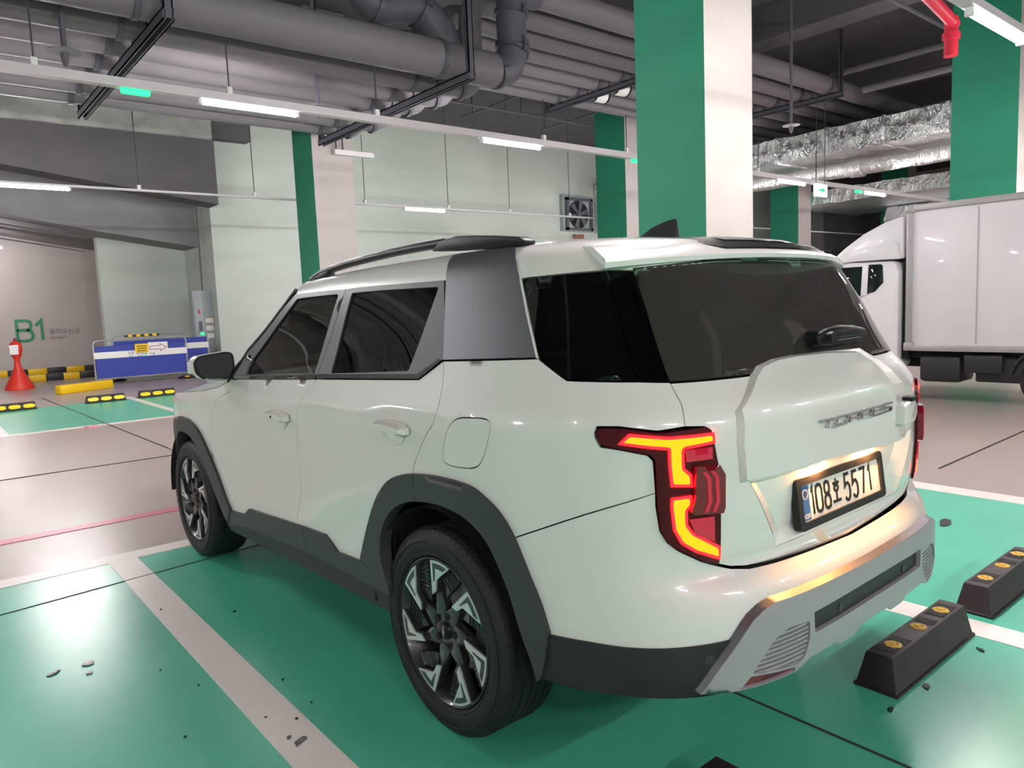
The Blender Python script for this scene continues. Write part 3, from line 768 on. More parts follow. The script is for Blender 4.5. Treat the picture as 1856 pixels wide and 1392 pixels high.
hz_ = MB().box(.3, 1.1, -.05, .05, 1.08, 1.14).obj('hazard_strip', M['black_paint'], b2)
for k in range(4): MB().box(.36 + k * .19, .46 + k * .19, -.055, .055, 1.085, 1.145).obj('hazard_stripe', M['yellow'], hz_)
for k in range(6): MB().box(.25 + k * .22, .37 + k * .22, -.06, .0, .10, .15).obj('reflector', M['stud'], b2)

# ================================================================== box truck
M['truck_white'] = mat('truck_white_paint', lin(228, 224, 226), .25, coat=.5)
M['truck_panel'] = mat('truck_box_panel', lin(226, 220, 222), .3, coat=.3, noise=((.5, 1.5, .35), .25, lin(216, 208, 212)), bump=(3, .03, .02))
M['alu'] = mat('brushed_aluminium', lin(176, 172, 172), .4, metal=.4)
M['dark_glass'] = mat('dark_vehicle_glass', (.012, .014, .016, 1), .05, spec=.6)
TX, TW = 8.0, 1.75
tr = empty('box_truck', (TX, 2.15, 0)); tag(tr, 'white cab-over truck with a white cargo box and roof deflector', 'truck')
BY0, BY1, BZ0, BZ1 = -3.3, .0, .665, 2.55
MB().box(.02, TW - .02, BY0, BY1 - .02, BZ0 + .02, BZ1 - .02).obj('cargo_box', M['truck_panel'], tr, 40, .015)
for y in np.arange(-.83, BY0, -.80):
    MB().box(.012, .022, y - .006, y + .006, BZ0 + .1, BZ1 - .1).obj('panel_seam', M['alu'], tr)
e = .075
for nm, a in (('top_rail', (-.012, e, BY0, BY1, BZ1 - e, BZ1)), ('bottom_rail', (-.012, e, BY0, BY1, BZ0, BZ0 + e)), ('corner_post', (-.012, e, BY1 - e, BY1, BZ0, BZ1)), ('corner_post', (-.012, e, BY0, BY0 + e, BZ0, BZ1)),
              ('top_rail', (0, TW, BY1 - e, BY1 + .012, BZ1 - e, BZ1)), ('bottom_rail', (0, TW, BY1 - e, BY1 + .012, BZ0, BZ0 + e)), ('corner_post', (TW - e, TW + .012, BY1 - e, BY1, BZ0, BZ1))):
    r_ = MB().box(*a).obj(nm, M['alu'], tr, 40, .006)
for z in (BZ0 + .02, BZ1 - .08):
    c_ = MB().box(-.022, .10, BY1 - .10, BY1 + .022, z - .02, z + .09).obj('corner_casting', M['alu'], tr, 40, .02)
# cab
def yz(p, q, d): return (d, p, q)
cab_poly = [(.10, .50), (.10, 1.70), (.16, 1.86), (.80, 1.875), (1.22, 1.80), (1.55, 1.18), (1.66, .95), (1.68, .42), (1.30, .42), (1.26, .62), (1.10, .74), (.88, .74), (.72, .62), (.68, .42), (.12, .42)]
MB().prism(cab_poly, yz, .02, TW - .06).obj('cab', M['truck_white'], tr, 35, .05)
def side_part(name, poly, m, d=.0, th=.012, parent=tr, bevel=.004):
    return MB().prism(poly, yz, .02 - d - th, .03).obj(name, m, parent, 40, bevel)
fw = side_part('door_window', [(.60, 1.41), (.58, 1.81), (1.05, 1.81), (1.33, 1.41)], M['dark_glass'])
qw = side_part('quarter_window', [(.30, 1.58), (.31, 1.80), (.33, 1.825), (.49, 1.83), (.515, 1.43), (.41, 1.46)], M['dark_glass'])
side_part('pillar_trim', [(.515, 1.41), (.495, 1.83), (.575, 1.83), (.60, 1.41)], M['truck_white'], .006)
side_part('door_seam', [(.60, .60), (.60, 1.41), (.608, 1.41), (.608, .60)], M['black_plastic'], 0, .003)
MB().prism([(1.24, 1.78), (1.56, 1.17), (1.58, 1.2), (1.27, 1.80)], yz, .12, TW - .16).obj('windscreen', M['dark_glass'], tr)
defl = [(.06, 1.88), (.07, 2.44), (.12, 2.43), (.31, 2.38), (.60, 2.25), (.87, 2.07), (1.04, 1.92), (1.06, 1.88)]
MB().prism(defl, yz, .06, TW - .10).obj('roof_deflector', M['truck_white'], tr, 30, .05)
side_part('deflector_skirt', [(.10, 1.885), (.14, 2.08), (.22, 2.13), (.5, 2.05), (.84, 1.92), (.84, 1.885)], M['truck_white'], -.045, .03)
MB().box(.1, TW - .15, -.0, .08, .55, 1.9).obj('rear_panel', M['black_plastic'], tr)
# running gear
MB().box(.42, .58, BY0 + .1, 1.3, .42, .56).box(TW - .58, TW - .42, BY0 + .1, 1.3, .42, .56).box(.42, TW - .42, -.6, -.3, .44, .62).obj('chassis', M['black_plastic'], tr)
MB().box(.06, .55, -.65, -.15, .26, .60).obj('fuel_tank', M['black_paint'], tr, 40, .05)
MB().box(.10, .50, -1.45, -.80, .28, .6).obj('battery_box', M['black_paint'], tr, 40, .03)
MB().box(.2, 1.5, BY0 + .05, .05, .56, .66).obj('subframe', M['black_plastic'], tr)
def truck_wheel(x, y):
    w = MB().lathe([(-.10, .17), (-.11, .27), (-.08, .32), (.08, .32), (.11, .27), (.10, .17)], 32, 'x', (x, y, .32)).obj('wheel', M['rubber'], tr, 40)
    MB().lathe([(-.1, .0), (-.1, .10), (-.06, .14), (-.1, .18)], 24, 'x', (x, y, .32)).obj('hub', M['alu'], w, 40)
for x in (.17, TW - .17):
    truck_wheel(x, .99); truck_wheel(x, -1.61)
md = MB()
arc = [(-1.61 + .42 * math.cos(q), .34 + .40 * math.sin(q)) for q in np.linspace(.15, math.pi - .05, 14)]
arc2 = [(-1.61 + .39 * math.cos(q), .34 + .37 * math.sin(q)) for q in np.linspace(math.pi - .05, .15, 14)]
md.prism(arc + arc2, yz, .02, .34); md.obj('mudguard', M['black_paint'], tr, 40)
MB().box(.02, .06, -1.12, -.70, .40, .62).obj('side_guard', M['black_paint'], tr, 40, .01)
# ================================================================== white SUV: body surface
# ---- body surface of the car: plan outline (arc length a from rear centre) x height parameter v
w0,yc,yr0,nR=0.945,0.10,-0.985,4.2
yc2,yf0,nF=2.30,3.585,3.2
def _outline():
    th=np.linspace(0,np.pi/2,3001)
    x=w0*np.sin(th)**(2/nR); y=yc-(yc-yr0)*np.cos(th)**(2/nR)
    ys=np.arange(yc+.01,yc2,.01)
    x2=w0*np.cos(th)**(2/nF); y2=yc2+(yf0-yc2)*np.sin(th)**(2/nF)
    Q=np.concatenate([np.stack([x,y],1),np.stack([np.full_like(ys,w0),ys],1),np.stack([x2,y2],1)])
    s=np.concatenate([[0],np.cumsum(np.linalg.norm(np.diff(Q,axis=0),axis=1))])
    return s,Q
S,O=_outline()
AMAX=S[-1]
T_W=np.array([(.12,.80),(.20,.86),(.28,.900),(.40,.926),(.50,.933),(.60,.932),(.78,.938),(.95,.945),(1.04,.948),(1.085,.947),(1.105,.939),(1.13,.927),(1.20,.896),(1.57,.778),(1.62,.757),(1.66,.731),(1.70,.692),(1.75,.63),(1.85,.50),(2.0,.27),(2.2,-.003)])
T_R=np.array([(.12,-.80),(.20,-.88),(.28,-.97),(.36,-1.02),(.48,-1.045),(.60,-1.045),(.70,-1.020),(.80,-.997),(.95,-.986),(1.13,-.982),(1.19,-.955),(1.25,-.905),(1.45,-.805),(1.57,-.735),(1.62,-.70),(1.66,-.66),(1.70,-.60),(1.75,-.51),(1.85,-.34),(2.0,-.12),(2.2,.10)])
T_L=np.array([(0,0),(.675,0),(.71,.022),(.735,.045),(.80,.019),(.95,.0),(3,0)])
T_F=np.array([(.12,3.30),(.30,3.52),(.5,3.58),(.8,3.585),(.95,3.57),(1.02,3.52),(1.10,3.40),(1.2,3.3),(2.2,3.3)])
T_Z=np.array([(0,0),(.5,.5),(1.0,1.0),(1.3,1.3),(1.5,1.5),(1.55,1.55),(1.60,1.599),(1.64,1.635),(1.68,1.662),(1.72,1.674),(1.80,1.683),(1.95,1.688),(2.2,1.690)])
T_SH=np.array([(-1.1,1.165),(-.54,1.160),(0,1.145),(1.03,1.101),(1.78,1.058),(2.2,1.03),(3.6,.95)])
T_WT=np.array([(0,0),(.45,0),(.95,1),(1.2,1),(1.56,0),(2.3,0)])
def pchip(T,z):
    x,y=T[:,0],T[:,1]; h=np.diff(x); d=np.diff(y)/h
    m=np.zeros_like(y); p=d[:-1]*d[1:]; sm=d[:-1]+d[1:]
    m[1:-1]=np.where(p>0,2*p/np.where(sm==0,1,sm),0); m[0]=d[0];m[-1]=d[-1]
    z=np.clip(z,x[0],x[-1]); i=np.clip(np.searchsorted(x,z)-1,0,len(h)-1); t=(z-x[i])/h[i]
    return (2*t**3-3*t**2+1)*y[i]+(t**3-2*t**2+t)*h[i]*m[i]+(-2*t**3+3*t**2)*y[i+1]+(t**3-t**2)*h[i]*m[i+1]
def P(u,v):
    """u signed arc length (negative = left side), v height parameter -> xyz (car frame)"""
    u=np.asarray(u,float); v=np.asarray(v,float)
    sg=np.where(u<0,-1.0,1.0); a=np.abs(u)
    ox=np.interp(a,S,O[:,0]); oy=np.interp(a,S,O[:,1])
    zn=v-(np.interp(oy,T_SH[:,0],T_SH[:,1])-1.10)*pchip(T_WT,v)
    w=pchip(T_W,zn); r=pchip(T_R,v)+pchip(T_L,v)*np.clip((1.0-a)/.4,0,1)**1.5; f=pchip(T_F,v)
    y=np.where(oy<yc,yc+(oy-yc)*(yc-r)/(yc-yr0),np.where(oy>yc2,yc2+(oy-yc2)*(f-yc2)/(yf0-yc2),oy))
    z=pchip(T_Z,v)
    dr=.060*np.clip((oy-.35)/1.3,0,2)**2*np.clip((v-1.25)/.4,0,1)
    return np.stack([sg*ox*w/w0,y,z-dr],-1)
def Nrm(u,v):
    e=2e-3
    a=P(u+e,v)-P(u-e,v); b=P(u,np.asarray(v)+e)-P(u,np.asarray(v)-e)
    n=np.cross(a,b); n/=np.linalg.norm(n,axis=-1,keepdims=True)+1e-12
    c=P(u,v)-np.array([0,1.2,.9]); s=np.sign((n*c).sum(-1,keepdims=True)); s[s==0]=1
    return n*s

# outlines on that surface: (arc length from the rear centre, height parameter), left side
CV={
 'dlo_bot':[(3.587,1.150),(2.568,1.203),(1.781,1.239),(1.651,1.305)],
 'dlo_top':[(3.014,1.606),(2.732,1.591),(2.483,1.584),(2.082,1.577),(1.760,1.575)],
 'apil':[(3.587,1.150),(3.611,1.207),(3.282,1.416),(3.014,1.606)],
 'split':[(2.486,1.582),(2.527,1.393),(2.573,1.203)],
 'fglass':[(2.962,1.575),(2.548,1.562),(2.609,1.224),(3.376,1.181),(3.352,1.262),(3.148,1.429)],
 'rglass':[(2.428,1.559),(1.793,1.552),(1.785,1.260),(2.453,1.230)],
 'grey_l':[(1.648,1.305),(1.708,1.475),(1.750,1.583),(1.787,1.659),(1.859,1.724)],
 'grey_r':[(1.158,1.323),(1.205,1.441),(1.251,1.559),(1.286,1.643),(1.322,1.717)],
 'qglass':[(1.243,1.559),(1.044,1.564),(0.873,1.568),(0.853,1.410),(0.826,1.259),(1.043,1.263),(1.151,1.321)],
 'tg_glass':[(0.873,1.568),(0.853,1.410),(0.826,1.259),(0.734,1.254),(0.760,1.403),(0.779,1.564)],
 'fgap':[(3.557,1.149),(3.559,1.087),(3.702,1.047),(3.796,0.943),(3.868,0.823),(3.912,0.645),(3.811,0.501),(3.713,0.418)],
 'mgap':[(2.578,1.196),(2.654,1.111),(2.682,1.028),(2.716,0.883),(2.729,0.701),(2.791,0.569),(2.785,0.526)],
 'mgap2':[(2.785,0.526),(2.748,0.521),(2.742,0.416)],
 'rgap':[(1.647,1.303),(1.625,1.253),(1.617,1.130),(1.684,1.055),(1.755,0.966),(1.783,0.915)],
 'fuel':[(1.502,1.137),(1.340,1.147),(1.337,1.110),(1.380,1.016),(1.424,0.981),(1.554,0.973),(1.598,0.987),(1.561,1.088)],
 'rarch_o':[(2.199,0.505),(2.135,0.636),(2.050,0.766),(1.959,0.853),(1.866,0.898),(1.757,0.920),(1.618,0.932),(1.464,0.929),(1.387,0.905),(1.319,0.863),(1.267,0.798),(1.224,0.688),(1.171,0.540)],
 'rarch_i':[(1.989,0.454),(2.030,0.603),(1.997,0.681),(1.918,0.759),(1.799,0.814),(1.634,0.835),(1.500,0.829),(1.433,0.799),(1.372,0.755),(1.329,0.656),(1.281,0.531),(1.240,0.436),(1.219,0.374)],
 'farch_o':[(3.661,0.433),(3.842,0.629),(4.024,0.809),(4.162,0.874),(4.394,0.882),(4.735,0.856)],
 'farch_i':[(3.748,0.339),(3.854,0.474),(4.017,0.614),(4.141,0.746),(4.292,0.785),(4.568,0.768),(4.751,0.714),(4.759,0.626)],
 'sill_top':[(3.674,0.429),(3.457,0.449),(3.371,0.495),(3.079,0.513),(2.755,0.532),(2.505,0.544),(2.440,0.515),(2.398,0.493),(2.208,0.501)],
 'sill_bot':[(3.773,0.322),(3.483,0.374),(2.734,0.414),(2.277,0.421),(2.009,0.414)],
 'blk_top':[(1.176,0.535),(1.050,0.547),(0.948,0.552),(0.857,0.559),(0.767,0.567),(0.649,0.576)],
 'blk_bot':[(1.222,0.382),(1.088,0.390),(0.949,0.409),(0.839,0.415),(0.777,0.419),(0.756,0.429)],
 'bseam':[(1.284,0.790),(1.014,0.903),(0.814,0.973)],
 'silver_o':[(0.761,0.442),(0.658,0.573),(0.612,0.620),(0.527,0.646),(0.292,0.642),(-0.008,0.632),(-0.262,0.647),(-0.471,0.662)],
 'silver_bot':[(0.761,0.442),(0.670,0.438),(0.465,0.438),(0.387,0.459),(0.227,0.449),(0.083,0.452),(-0.003,0.461)],
 'insert':[(0.375,0.584),(-0.428,0.581),(-0.421,0.525),(0.369,0.522)],
 'vent':[(0.390,0.564),(0.490,0.572),(0.540,0.554),(0.622,0.474),(0.455,0.455),(0.418,0.465),(0.392,0.511)],
 'refl':[(0.624,0.471),(0.458,0.459),(0.461,0.439),(0.660,0.438)],
 'tgseam':[(0.729,1.252),(0.724,1.249),(0.724,1.198),(0.728,1.144)],
 'tgbot':[(0.641,0.757),(0.584,0.738),(0.529,0.730),(0.425,0.726),(0.237,0.721),(-0.055,0.714)],
 'lamp':[(0.965,1.134),(0.957,1.146),(0.901,1.147),(0.802,1.133),(0.671,1.142),(0.657,1.128),(0.643,1.040),(0.633,1.011),(0.638,0.926),(0.642,0.905),(0.640,0.757),(0.702,0.781),(0.769,0.816),(0.799,0.840),(0.813,0.872),(0.817,0.937),(0.815,1.062),(0.828,1.075),(0.905,1.091),(0.951,1.098),(0.964,1.121)],
 'lampT':[(0.895,1.108),(0.875,1.126),(0.778,1.116),(0.660,1.119),(0.659,1.102),(0.740,1.093),(0.746,1.085),(0.747,1.034),(0.728,1.017),(0.727,0.992),(0.773,0.995),(0.776,1.044),(0.775,1.093),(0.827,1.099)],
 'lampC':[(0.775,0.955),(0.731,0.958),(0.730,0.939),(0.745,0.925),(0.746,0.884),(0.729,0.858),(0.652,0.812),(0.650,0.787),(0.716,0.812),(0.755,0.838),(0.773,0.874),(0.777,0.936)],
 'lampM':[(0.717,1.044),(0.650,1.043),(0.634,1.014),(0.639,0.926),(0.645,0.910),(0.726,0.913),(0.737,0.921),(0.724,0.958),(0.721,1.008)],
 'lampR1':[(0.741,1.088),(0.661,1.091),(0.661,1.054),(0.739,1.051)],
 'lampR2':[(0.740,0.903),(0.664,0.905),(0.662,0.828),(0.722,0.853)],
 'hump':[(0.436,1.238),(0.388,1.263),(0.300,1.276),(0.188,1.278),(-0.015,1.274),(-0.231,1.260),(-0.272,1.230),(-0.292,1.152),(-0.321,1.029),(-0.334,0.974),(-0.315,0.961),(0.212,0.984),(0.562,0.986),(0.571,1.093),(0.566,1.165)],
 'recess':[(0.533,0.974),(0.396,0.760),(-0.319,0.735),(-0.362,0.947)],
 'belt_rear':[(0.826,1.259),(0.734,1.254)],
}
# ================================================================== white SUV
car = empty('car', (0, 0, 0), 0.01258)
tag(car, 'white sport utility car with roof rails, black cladding and lit tail lamps', 'car')
M['paint'] = mat('white_car_paint', lin(240, 235, 230), .3, coat=1.0, spec=.5)
M['clad'] = mat('dark_grey_cladding', lin(64, 66, 66), .5, bump=(700, .12, .001))
M['clad_black'] = mat('black_bumper_plastic', lin(46, 43, 44), .5, bump=(700, .12, .001))
M['frame_black'] = mat('satin_black_frame', lin(58, 58, 62), .42)
M['gloss_black'] = mat('gloss_black', (.010, .010, .011, 1), .22, spec=.35)
M['satin_black'] = mat('satin_black', lin(34, 34, 37), .42, spec=.35)
M['c_grey'] = mat('satin_grey_trim', lin(112, 112, 118), .4, metal=.55)
M['silver'] = mat('satin_silver_skid', lin(172, 166, 170), .42, metal=.12)
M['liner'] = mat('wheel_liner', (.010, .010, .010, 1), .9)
M['shell'] = mat('body_shadow_gap', (.008, .008, .008, 1), .9)
M['tyre'] = mat('tyre_rubber', (.017, .0165, .016, 1), .62, bump=(180, .12, .002))
M['rim_dark'] = mat('dark_wheel_paint', lin(70, 72, 74), .3, metal=.6, coat=.5)
M['rim_cut'] = mat('machined_wheel_face', lin(222, 224, 222), .32, metal=.45)
M['chrome'] = mat('chrome', lin(196, 196, 200), .15, metal=1.0)
M['interior'] = mat('dark_interior', (.018, .017, .017, 1), .7)
def glass_mat(name, tint, rough=.0):
    m = bpy.data.materials.new(name); m.use_nodes = True
    nt = m.node_tree; nt.nodes.remove(nt.nodes['Principled BSDF'])
    out = nt.nodes['Material Output']
    tr_ = nt.nodes.new('ShaderNodeBsdfTransparent'); tr_.inputs[0].default_value = tint
    gl_ = nt.nodes.new('ShaderNodeBsdfGlossy'); gl_.inputs[0].default_value = (1, 1, 1, 1); gl_.inputs['Roughness'].default_value = rough
    fr_ = nt.nodes.new('ShaderNodeFresnel'); fr_.inputs[0].default_value = 1.5
    mx_ = nt.nodes.new('ShaderNodeMixShader')
    nt.links.new(fr_.outputs[0], mx_.inputs[0]); nt.links.new(tr_.outputs[0], mx_.inputs[1]); nt.links.new(gl_.outputs[0], mx_.inputs[2])
    nt.links.new(mx_.outputs[0], out.inputs[0])
    return m
def add_sheen(m, amount, col):
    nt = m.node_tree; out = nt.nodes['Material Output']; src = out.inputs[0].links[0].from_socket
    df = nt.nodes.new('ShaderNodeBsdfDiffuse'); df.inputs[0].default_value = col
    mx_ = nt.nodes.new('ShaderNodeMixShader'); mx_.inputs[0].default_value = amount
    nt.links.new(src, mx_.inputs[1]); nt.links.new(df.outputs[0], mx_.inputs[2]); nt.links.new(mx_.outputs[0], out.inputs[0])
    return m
M['rear_glass'] = add_sheen(glass_mat('painted_sheen_rear_glass', (.03, .028, .027, 1), .02), .12, (.35, .30, .28, 1))  # grey diffuse layer painted in for the ceiling reflection on the rear glass
M['glass'] = glass_mat('tinted_glass', (.10, .11, .10, 1))
M['privacy'] = glass_mat('privacy_glass', (.025, .025, .025, 1))
M['lamp_dark'] = mat('dark_red_lamp_lens', (.05, .003, .008, 1), .08, spec=.35, emit=(1, .0, .03, 1), estr=.012)
M['lamp_red'] = mat('red_lamp_lens', (.32, .008, .03, 1), .12, coat=1.0, emit=(1, .02, .07, 1), estr=.22)
M['lamp_mid'] = mat('deep_red_lamp_block', (.10, .002, .010, 1), .1, coat=1.0, emit=(1, .0, .03, 1), estr=.05)
M['lamp_lit'] = mat('lit_lamp_strip', (.6, .1, .0, 1), .3, emit=(1.0, .040, .0005, 1), estr=13.5)
M['lamp_halo'] = mat('lit_lamp_red_edge', (.5, .01, .01, 1), .2, emit=(1.0, .003, .005, 1), estr=10.0)
M['refl_red'] = mat('dark_red_reflector', lin(110, 12, 28), .15, coat=.6)

def area2(p): return sum(p[i][0] * p[(i + 1) % len(p)][1] - p[(i + 1) % len(p)][0] * p[i][1] for i in range(len(p))) / 2
def clean(p):
    q = []
    for a in p:
        if not q or math.hypot(a[0] - q[-1][0], a[1] - q[-1][1]) > 5e-4: q.append(tuple(a))
    if math.hypot(q[0][0] - q[-1][0], q[0][1] - q[-1][1]) < 5e-4: q.pop()
    return q
def resample(p, h):
    q = []
    for i in range(len(p)):
        a, b = p[i], p[(i + 1) % len(p)]
        n = max(1, int(math.ceil(math.hypot(b[0] - a[0], b[1] - a[1]) / h)))
        for k in range(n): q.append((a[0] + (b[0] - a[0]) * k / n, a[1] + (b[1] - a[1]) * k / n))
    return q
def inset(p, d):
    """move a counter-clockwise outline inwards by d (negative = outwards)"""
    n = len(p); q = []
    for i in range(n):
        a, b, c = Vector(p[i - 1]), Vector(p[i]), Vector(p[(i + 1) % n])
        d1, d2 = (b - a), (c - b)
        if d1.length < 1e-9 or d2.length < 1e-9: q.append(p[i]); continue
        d1.normalize(); d2.normalize()
        n1, n2 = Vector((-d1.y, d1.x)), Vector((-d2.y, d2.x))
        m = n1 + n2
        if m.length < 1e-6: q.append(p[i]); continue
        m.normalize()
        q.append(tuple(b + m * d / max(.5, m.dot(n1))))
    return q
def fillet(p, r, n=4, idx=None):
    """round the corners of an outline; r per corner list or one value"""
    q = []
    m = len(p)
    for i in range(m):
        ri = r[i] if isinstance(r, (list, tuple)) else (r if (idx is None or i in idx) else 0)
        a, b, c = Vector(p[i - 1]), Vector(p[i]), Vector(p[(i + 1) % m])
        if ri <= 0: q.append(p[i]); continue
        k1 = min(ri, (a - b).length * .45); k2 = min(ri, (c - b).length * .45)
        s, e = b + (a - b).normalized() * k1, b + (c - b).normalized() * k2
        for j in range(n + 1):
            t = j / n
            q.append(tuple((1 - t) ** 2 * s + 2 * t * (1 - t) * b + t * t * e))
    return q
def smooth_curve(pts, n=6):
    """Catmull-Rom through open points"""
    P_ = [Vector(p) for p in pts]; q = []
    for i in range(len(P_) - 1):
        a = P_[i - 1] if i > 0 else 2 * P_[0] - P_[1]
        b, c = P_[i], P_[i + 1]
        d = P_[i + 2] if i + 2 < len(P_) else 2 * P_[-1] - P_[-2]
        for k in range(n):
            u = k / n
            q.append(tuple(.5 * ((2*b) + (c - a)*u + (2*a - 5*b + 4*c - d)*u*u + (3*b - a - 3*c + d)*u**3)))
    q.append(tuple(P_[-1]))
    return q
def pin(pt, poly):
    x, y = pt; c = False; j = len(poly) - 1
    for i in range(len(poly)):
        if (poly[i][1] > y) != (poly[j][1] > y) and x < (poly[j][0] - poly[i][0]) * (y - poly[i][1]) / (poly[j][1] - poly[i][1]) + poly[i][0]: c = not c
        j = i
    return c
def offsurf(u, v, off):
    return P(u, v) + Nrm(u, v) * off
def surf_patch(poly, side, off=0., depth=.012, h=.035, gap=.002, holes=(), back=False):
    """triangulated piece of the body surface bounded by poly, with a turned-in rim.  returns V, F, per-loop normals"""
    poly = clean(poly)
    if area2(poly) < 0: poly = poly[::-1]
    poly = inset(poly, gap) if gap else poly
    loops = [resample(poly, h)]
    for hl in holes:
        hl = clean(hl)
        if area2(hl) < 0: hl = hl[::-1]
        loops.append(resample(inset(hl, -gap) if gap else hl, h))
    pts, edges = [], []
    for L in loops:
        k = len(pts); pts += L
        edges += [(k + i, k + (i + 1) % len(L)) for i in range(len(L))]
    nb = len(pts)
    A = np.array(loops[0]); lo, hi = A.min(0), A.max(0)
    B = np.array(pts)
    gx = np.arange(lo[0] + h * .5, hi[0], h); gy = np.arange(lo[1] + h * .5, hi[1], h)
    for x in gx:
        for y in gy:
            if np.min((B[:, 0] - x) ** 2 + (B[:, 1] - y) ** 2) < (.45 * h) ** 2: continue
            if pin((x, y), loops[0]) and not any(pin((x, y), L) for L in loops[1:]): pts.append((x, y))
    vo, eo, fo, ov, oe, of = delaunay_2d_cdt([Vector(p) for p in pts], edges, [], 0, 1e-6)
    uv = np.array([tuple(p) for p in vo])
    tris = []
    for t in fo:
        c = uv[list(t)].mean(0)
        if pin(c, loops[0]) and not any(pin(c, L) for L in loops[1:]): tris.append(tuple(t))
    u = uv[:, 0] * side; v = uv[:, 1]
    X = offsurf(u, v, off); N = Nrm(u, v)
    V = [tuple(x) for x in X]; F = []; LN = []
    for t in tris:
        a, b, c = (X[i] for i in t)
        n = np.cross(b - a, c - a)
        if np.dot(n, N[list(t)].sum(0)) < 0: t = (t[0], t[2], t[1])
        F.append(t); LN += [N[i] for i in t]
    if depth:
        orig = [next((k for k in range(len(vo)) if i in ov[k]), None) for i in range(nb)]
        k0 = 0
        for li, L in enumerate(loops):
            ids = [orig[k0 + i] for i in range(len(L))]; k0 += len(L)
            ids = [i for i in ids if i is not None]
            base = len(V)
            for i in ids: V.append(tuple(X[i] - N[i] * depth))
            n_ = len(ids)
            for i in range(n_):
                a, b = ids[i], ids[(i + 1) % n_]
                f = (a, b, base + (i + 1) % n_, base + i)
                q = [np.array(V[j]) for j in f]
                fn = np.cross(q[1] - q[0], q[3] - q[0]); fn /= (np.linalg.norm(fn) + 1e-12)
                mid = np.array([uv[a].mean(), 0])
                # outward = away from the outline's inside
                du = np.array(uv[b]) - np.array(uv[a]); nr2 = np.array([du[1], -du[0]])
                if li > 0: nr2 = nr2
                e = 1e-3 / (np.linalg.norm(nr2) + 1e-12)
                pm_ = (uv[a] + uv[b]) / 2 + nr2 * e
                inside = pin(tuple(pm_), loops[0]) and not any(pin(tuple(pm_), LL) for LL in loops[1:])
                d3 = P(pm_[0] * side, pm_[1]) - P((uv[a][0] + uv[b][0]) / 2 * side, (uv[a][1] + uv[b][1]) / 2)
                if inside: d3 = -d3
                if np.dot(fn, d3) < 0: f = f[::-1]; fn = -fn
                F.append(f); LN += [fn] * 4
    return V, F, LN
def panel(name, pieces, m, parent=None, **kw):
    """pieces: list of (outline, side) or (outline, side, holes)"""
    V, F, N = [], [], []
    for pc in pieces:
        v, f, n = surf_patch(pc[0], pc[1], holes=pc[2] if len(pc) > 2 else (), **kw)
        k = len(V); V += v; F += [tuple(i + k for i in t) for t in f]; N += n
    return mesh_obj(name, V, F, m, parent or car, None, N)
def plateau(name, outer, inner, off0, off1, m, side=-1, parent=None, h=.04):
    """raised or sunk piece: flat-ish top on the surface offset off1, sloping wall to outer at off0"""
    if area2(outer) < 0: outer, inner = outer[::-1], inner[::-1]
    V, F, N = surf_patch(inner, side, off1, 0, h, 0)
    o_, i_ = [], []
    n = len(outer)
    for k in range(n):
        for t in np.linspace(0, 1, 5)[:-1]:
            o_.append(tuple(np.array(outer[k]) * (1 - t) + np.array(outer[(k + 1) % n]) * t)); i_.append(tuple(np.array(inner[k]) * (1 - t) + np.array(inner[(k + 1) % n]) * t))
    a = np.array(o_); b = np.array(i_)
    Xo = offsurf(a[:, 0] * side, a[:, 1], off0); Xi = offsurf(b[:, 0] * side, b[:, 1], off1)
    Nn = Nrm(b[:, 0] * side, b[:, 1])
    k0 = len(V); V += [tuple(x) for x in Xo] + [tuple(x) for x in Xi]
    m_ = len(o_)
    for i in range(m_):
        j = (i + 1) % m_
        f = (k0 + i, k0 + j, k0 + m_ + j, k0 + m_ + i)
        q = [np.array(V[t]) for t in f]
        fn = np.cross(q[1] - q[0], q[2] - q[0]); L_ = np.linalg.norm(fn)
        if L_ < 1e-10: fn = np.cross(q[2] - q[0], q[3] - q[0]); L_ = np.linalg.norm(fn) + 1e-12
        fn = fn / L_
        if np.dot(fn, Nn[i]) < 0: f = f[::-1]; fn = -fn
        F.append(f); N += [fn] * 4
    return mesh_obj(name, V, F, m, parent or car, None, N)
L_, R_ = -1, 1
def mirror(p): return [(-a, v) for a, v in reversed(p)]
def both(half):
    """half outline from rear centre-top round to centre-bottom on the left -> whole outline across the centre"""
    return half + [(-a, v) for a, v in reversed(half)]

# ---------------- shared curves (left side)
fgap = CV['fgap'][:2] + smooth_curve(CV['fgap'][2:], 4)
mgap = smooth_curve(CV['mgap'], 4)
rgap = smooth_curve(CV['rgap'], 4)
rarch_o = smooth_curve(CV['rarch_o'], 4)
rarch_i = smooth_curve([(1.989, .454), (2.034, .570), (2.006, .672), (1.926, .757), (1.806, .812), (1.640, .835), (1.510, .825), (1.432, .797), (1.374, .748), (1.325, .650), (1.281, .531), (1.240, .436), (1.219, .374)], 4)
farch_o = smooth_curve([(3.661, .433), (3.842, .629), (4.025, .809), (4.166, .873), (4.30, .886), (4.44, .882), (4.59, .845), (4.78, .71), (4.93, .50), (5.00, .36)], 4)
farch_i = smooth_curve([(3.748, .339), (3.854, .474), (4.010, .620), (4.135, .742), (4.24, .784), (4.36, .794), (4.48, .778), (4.58, .72), (4.73, .58), (4.84, .42), (4.88, .33)], 4)
rarch_w = [(1.67 + (a - 1.67) * .95, .36 + (v - .36) * .95) for a, v in rarch_o]      # where the painted panels end, under the trim
farch_w = [(4.34 + (a - 4.34) * .95, .36 + (v - .36) * .95) for a, v in farch_o]
ri = lambda c, a: min(range(len(c)), key=lambda i: abs(c[i][0] - a))
sill_top = CV['sill_top']
sill_bot = CV['sill_bot']
low = lambda p, d=.022: [(a, v - d) for a, v in p]
lampo = CV['lamp']
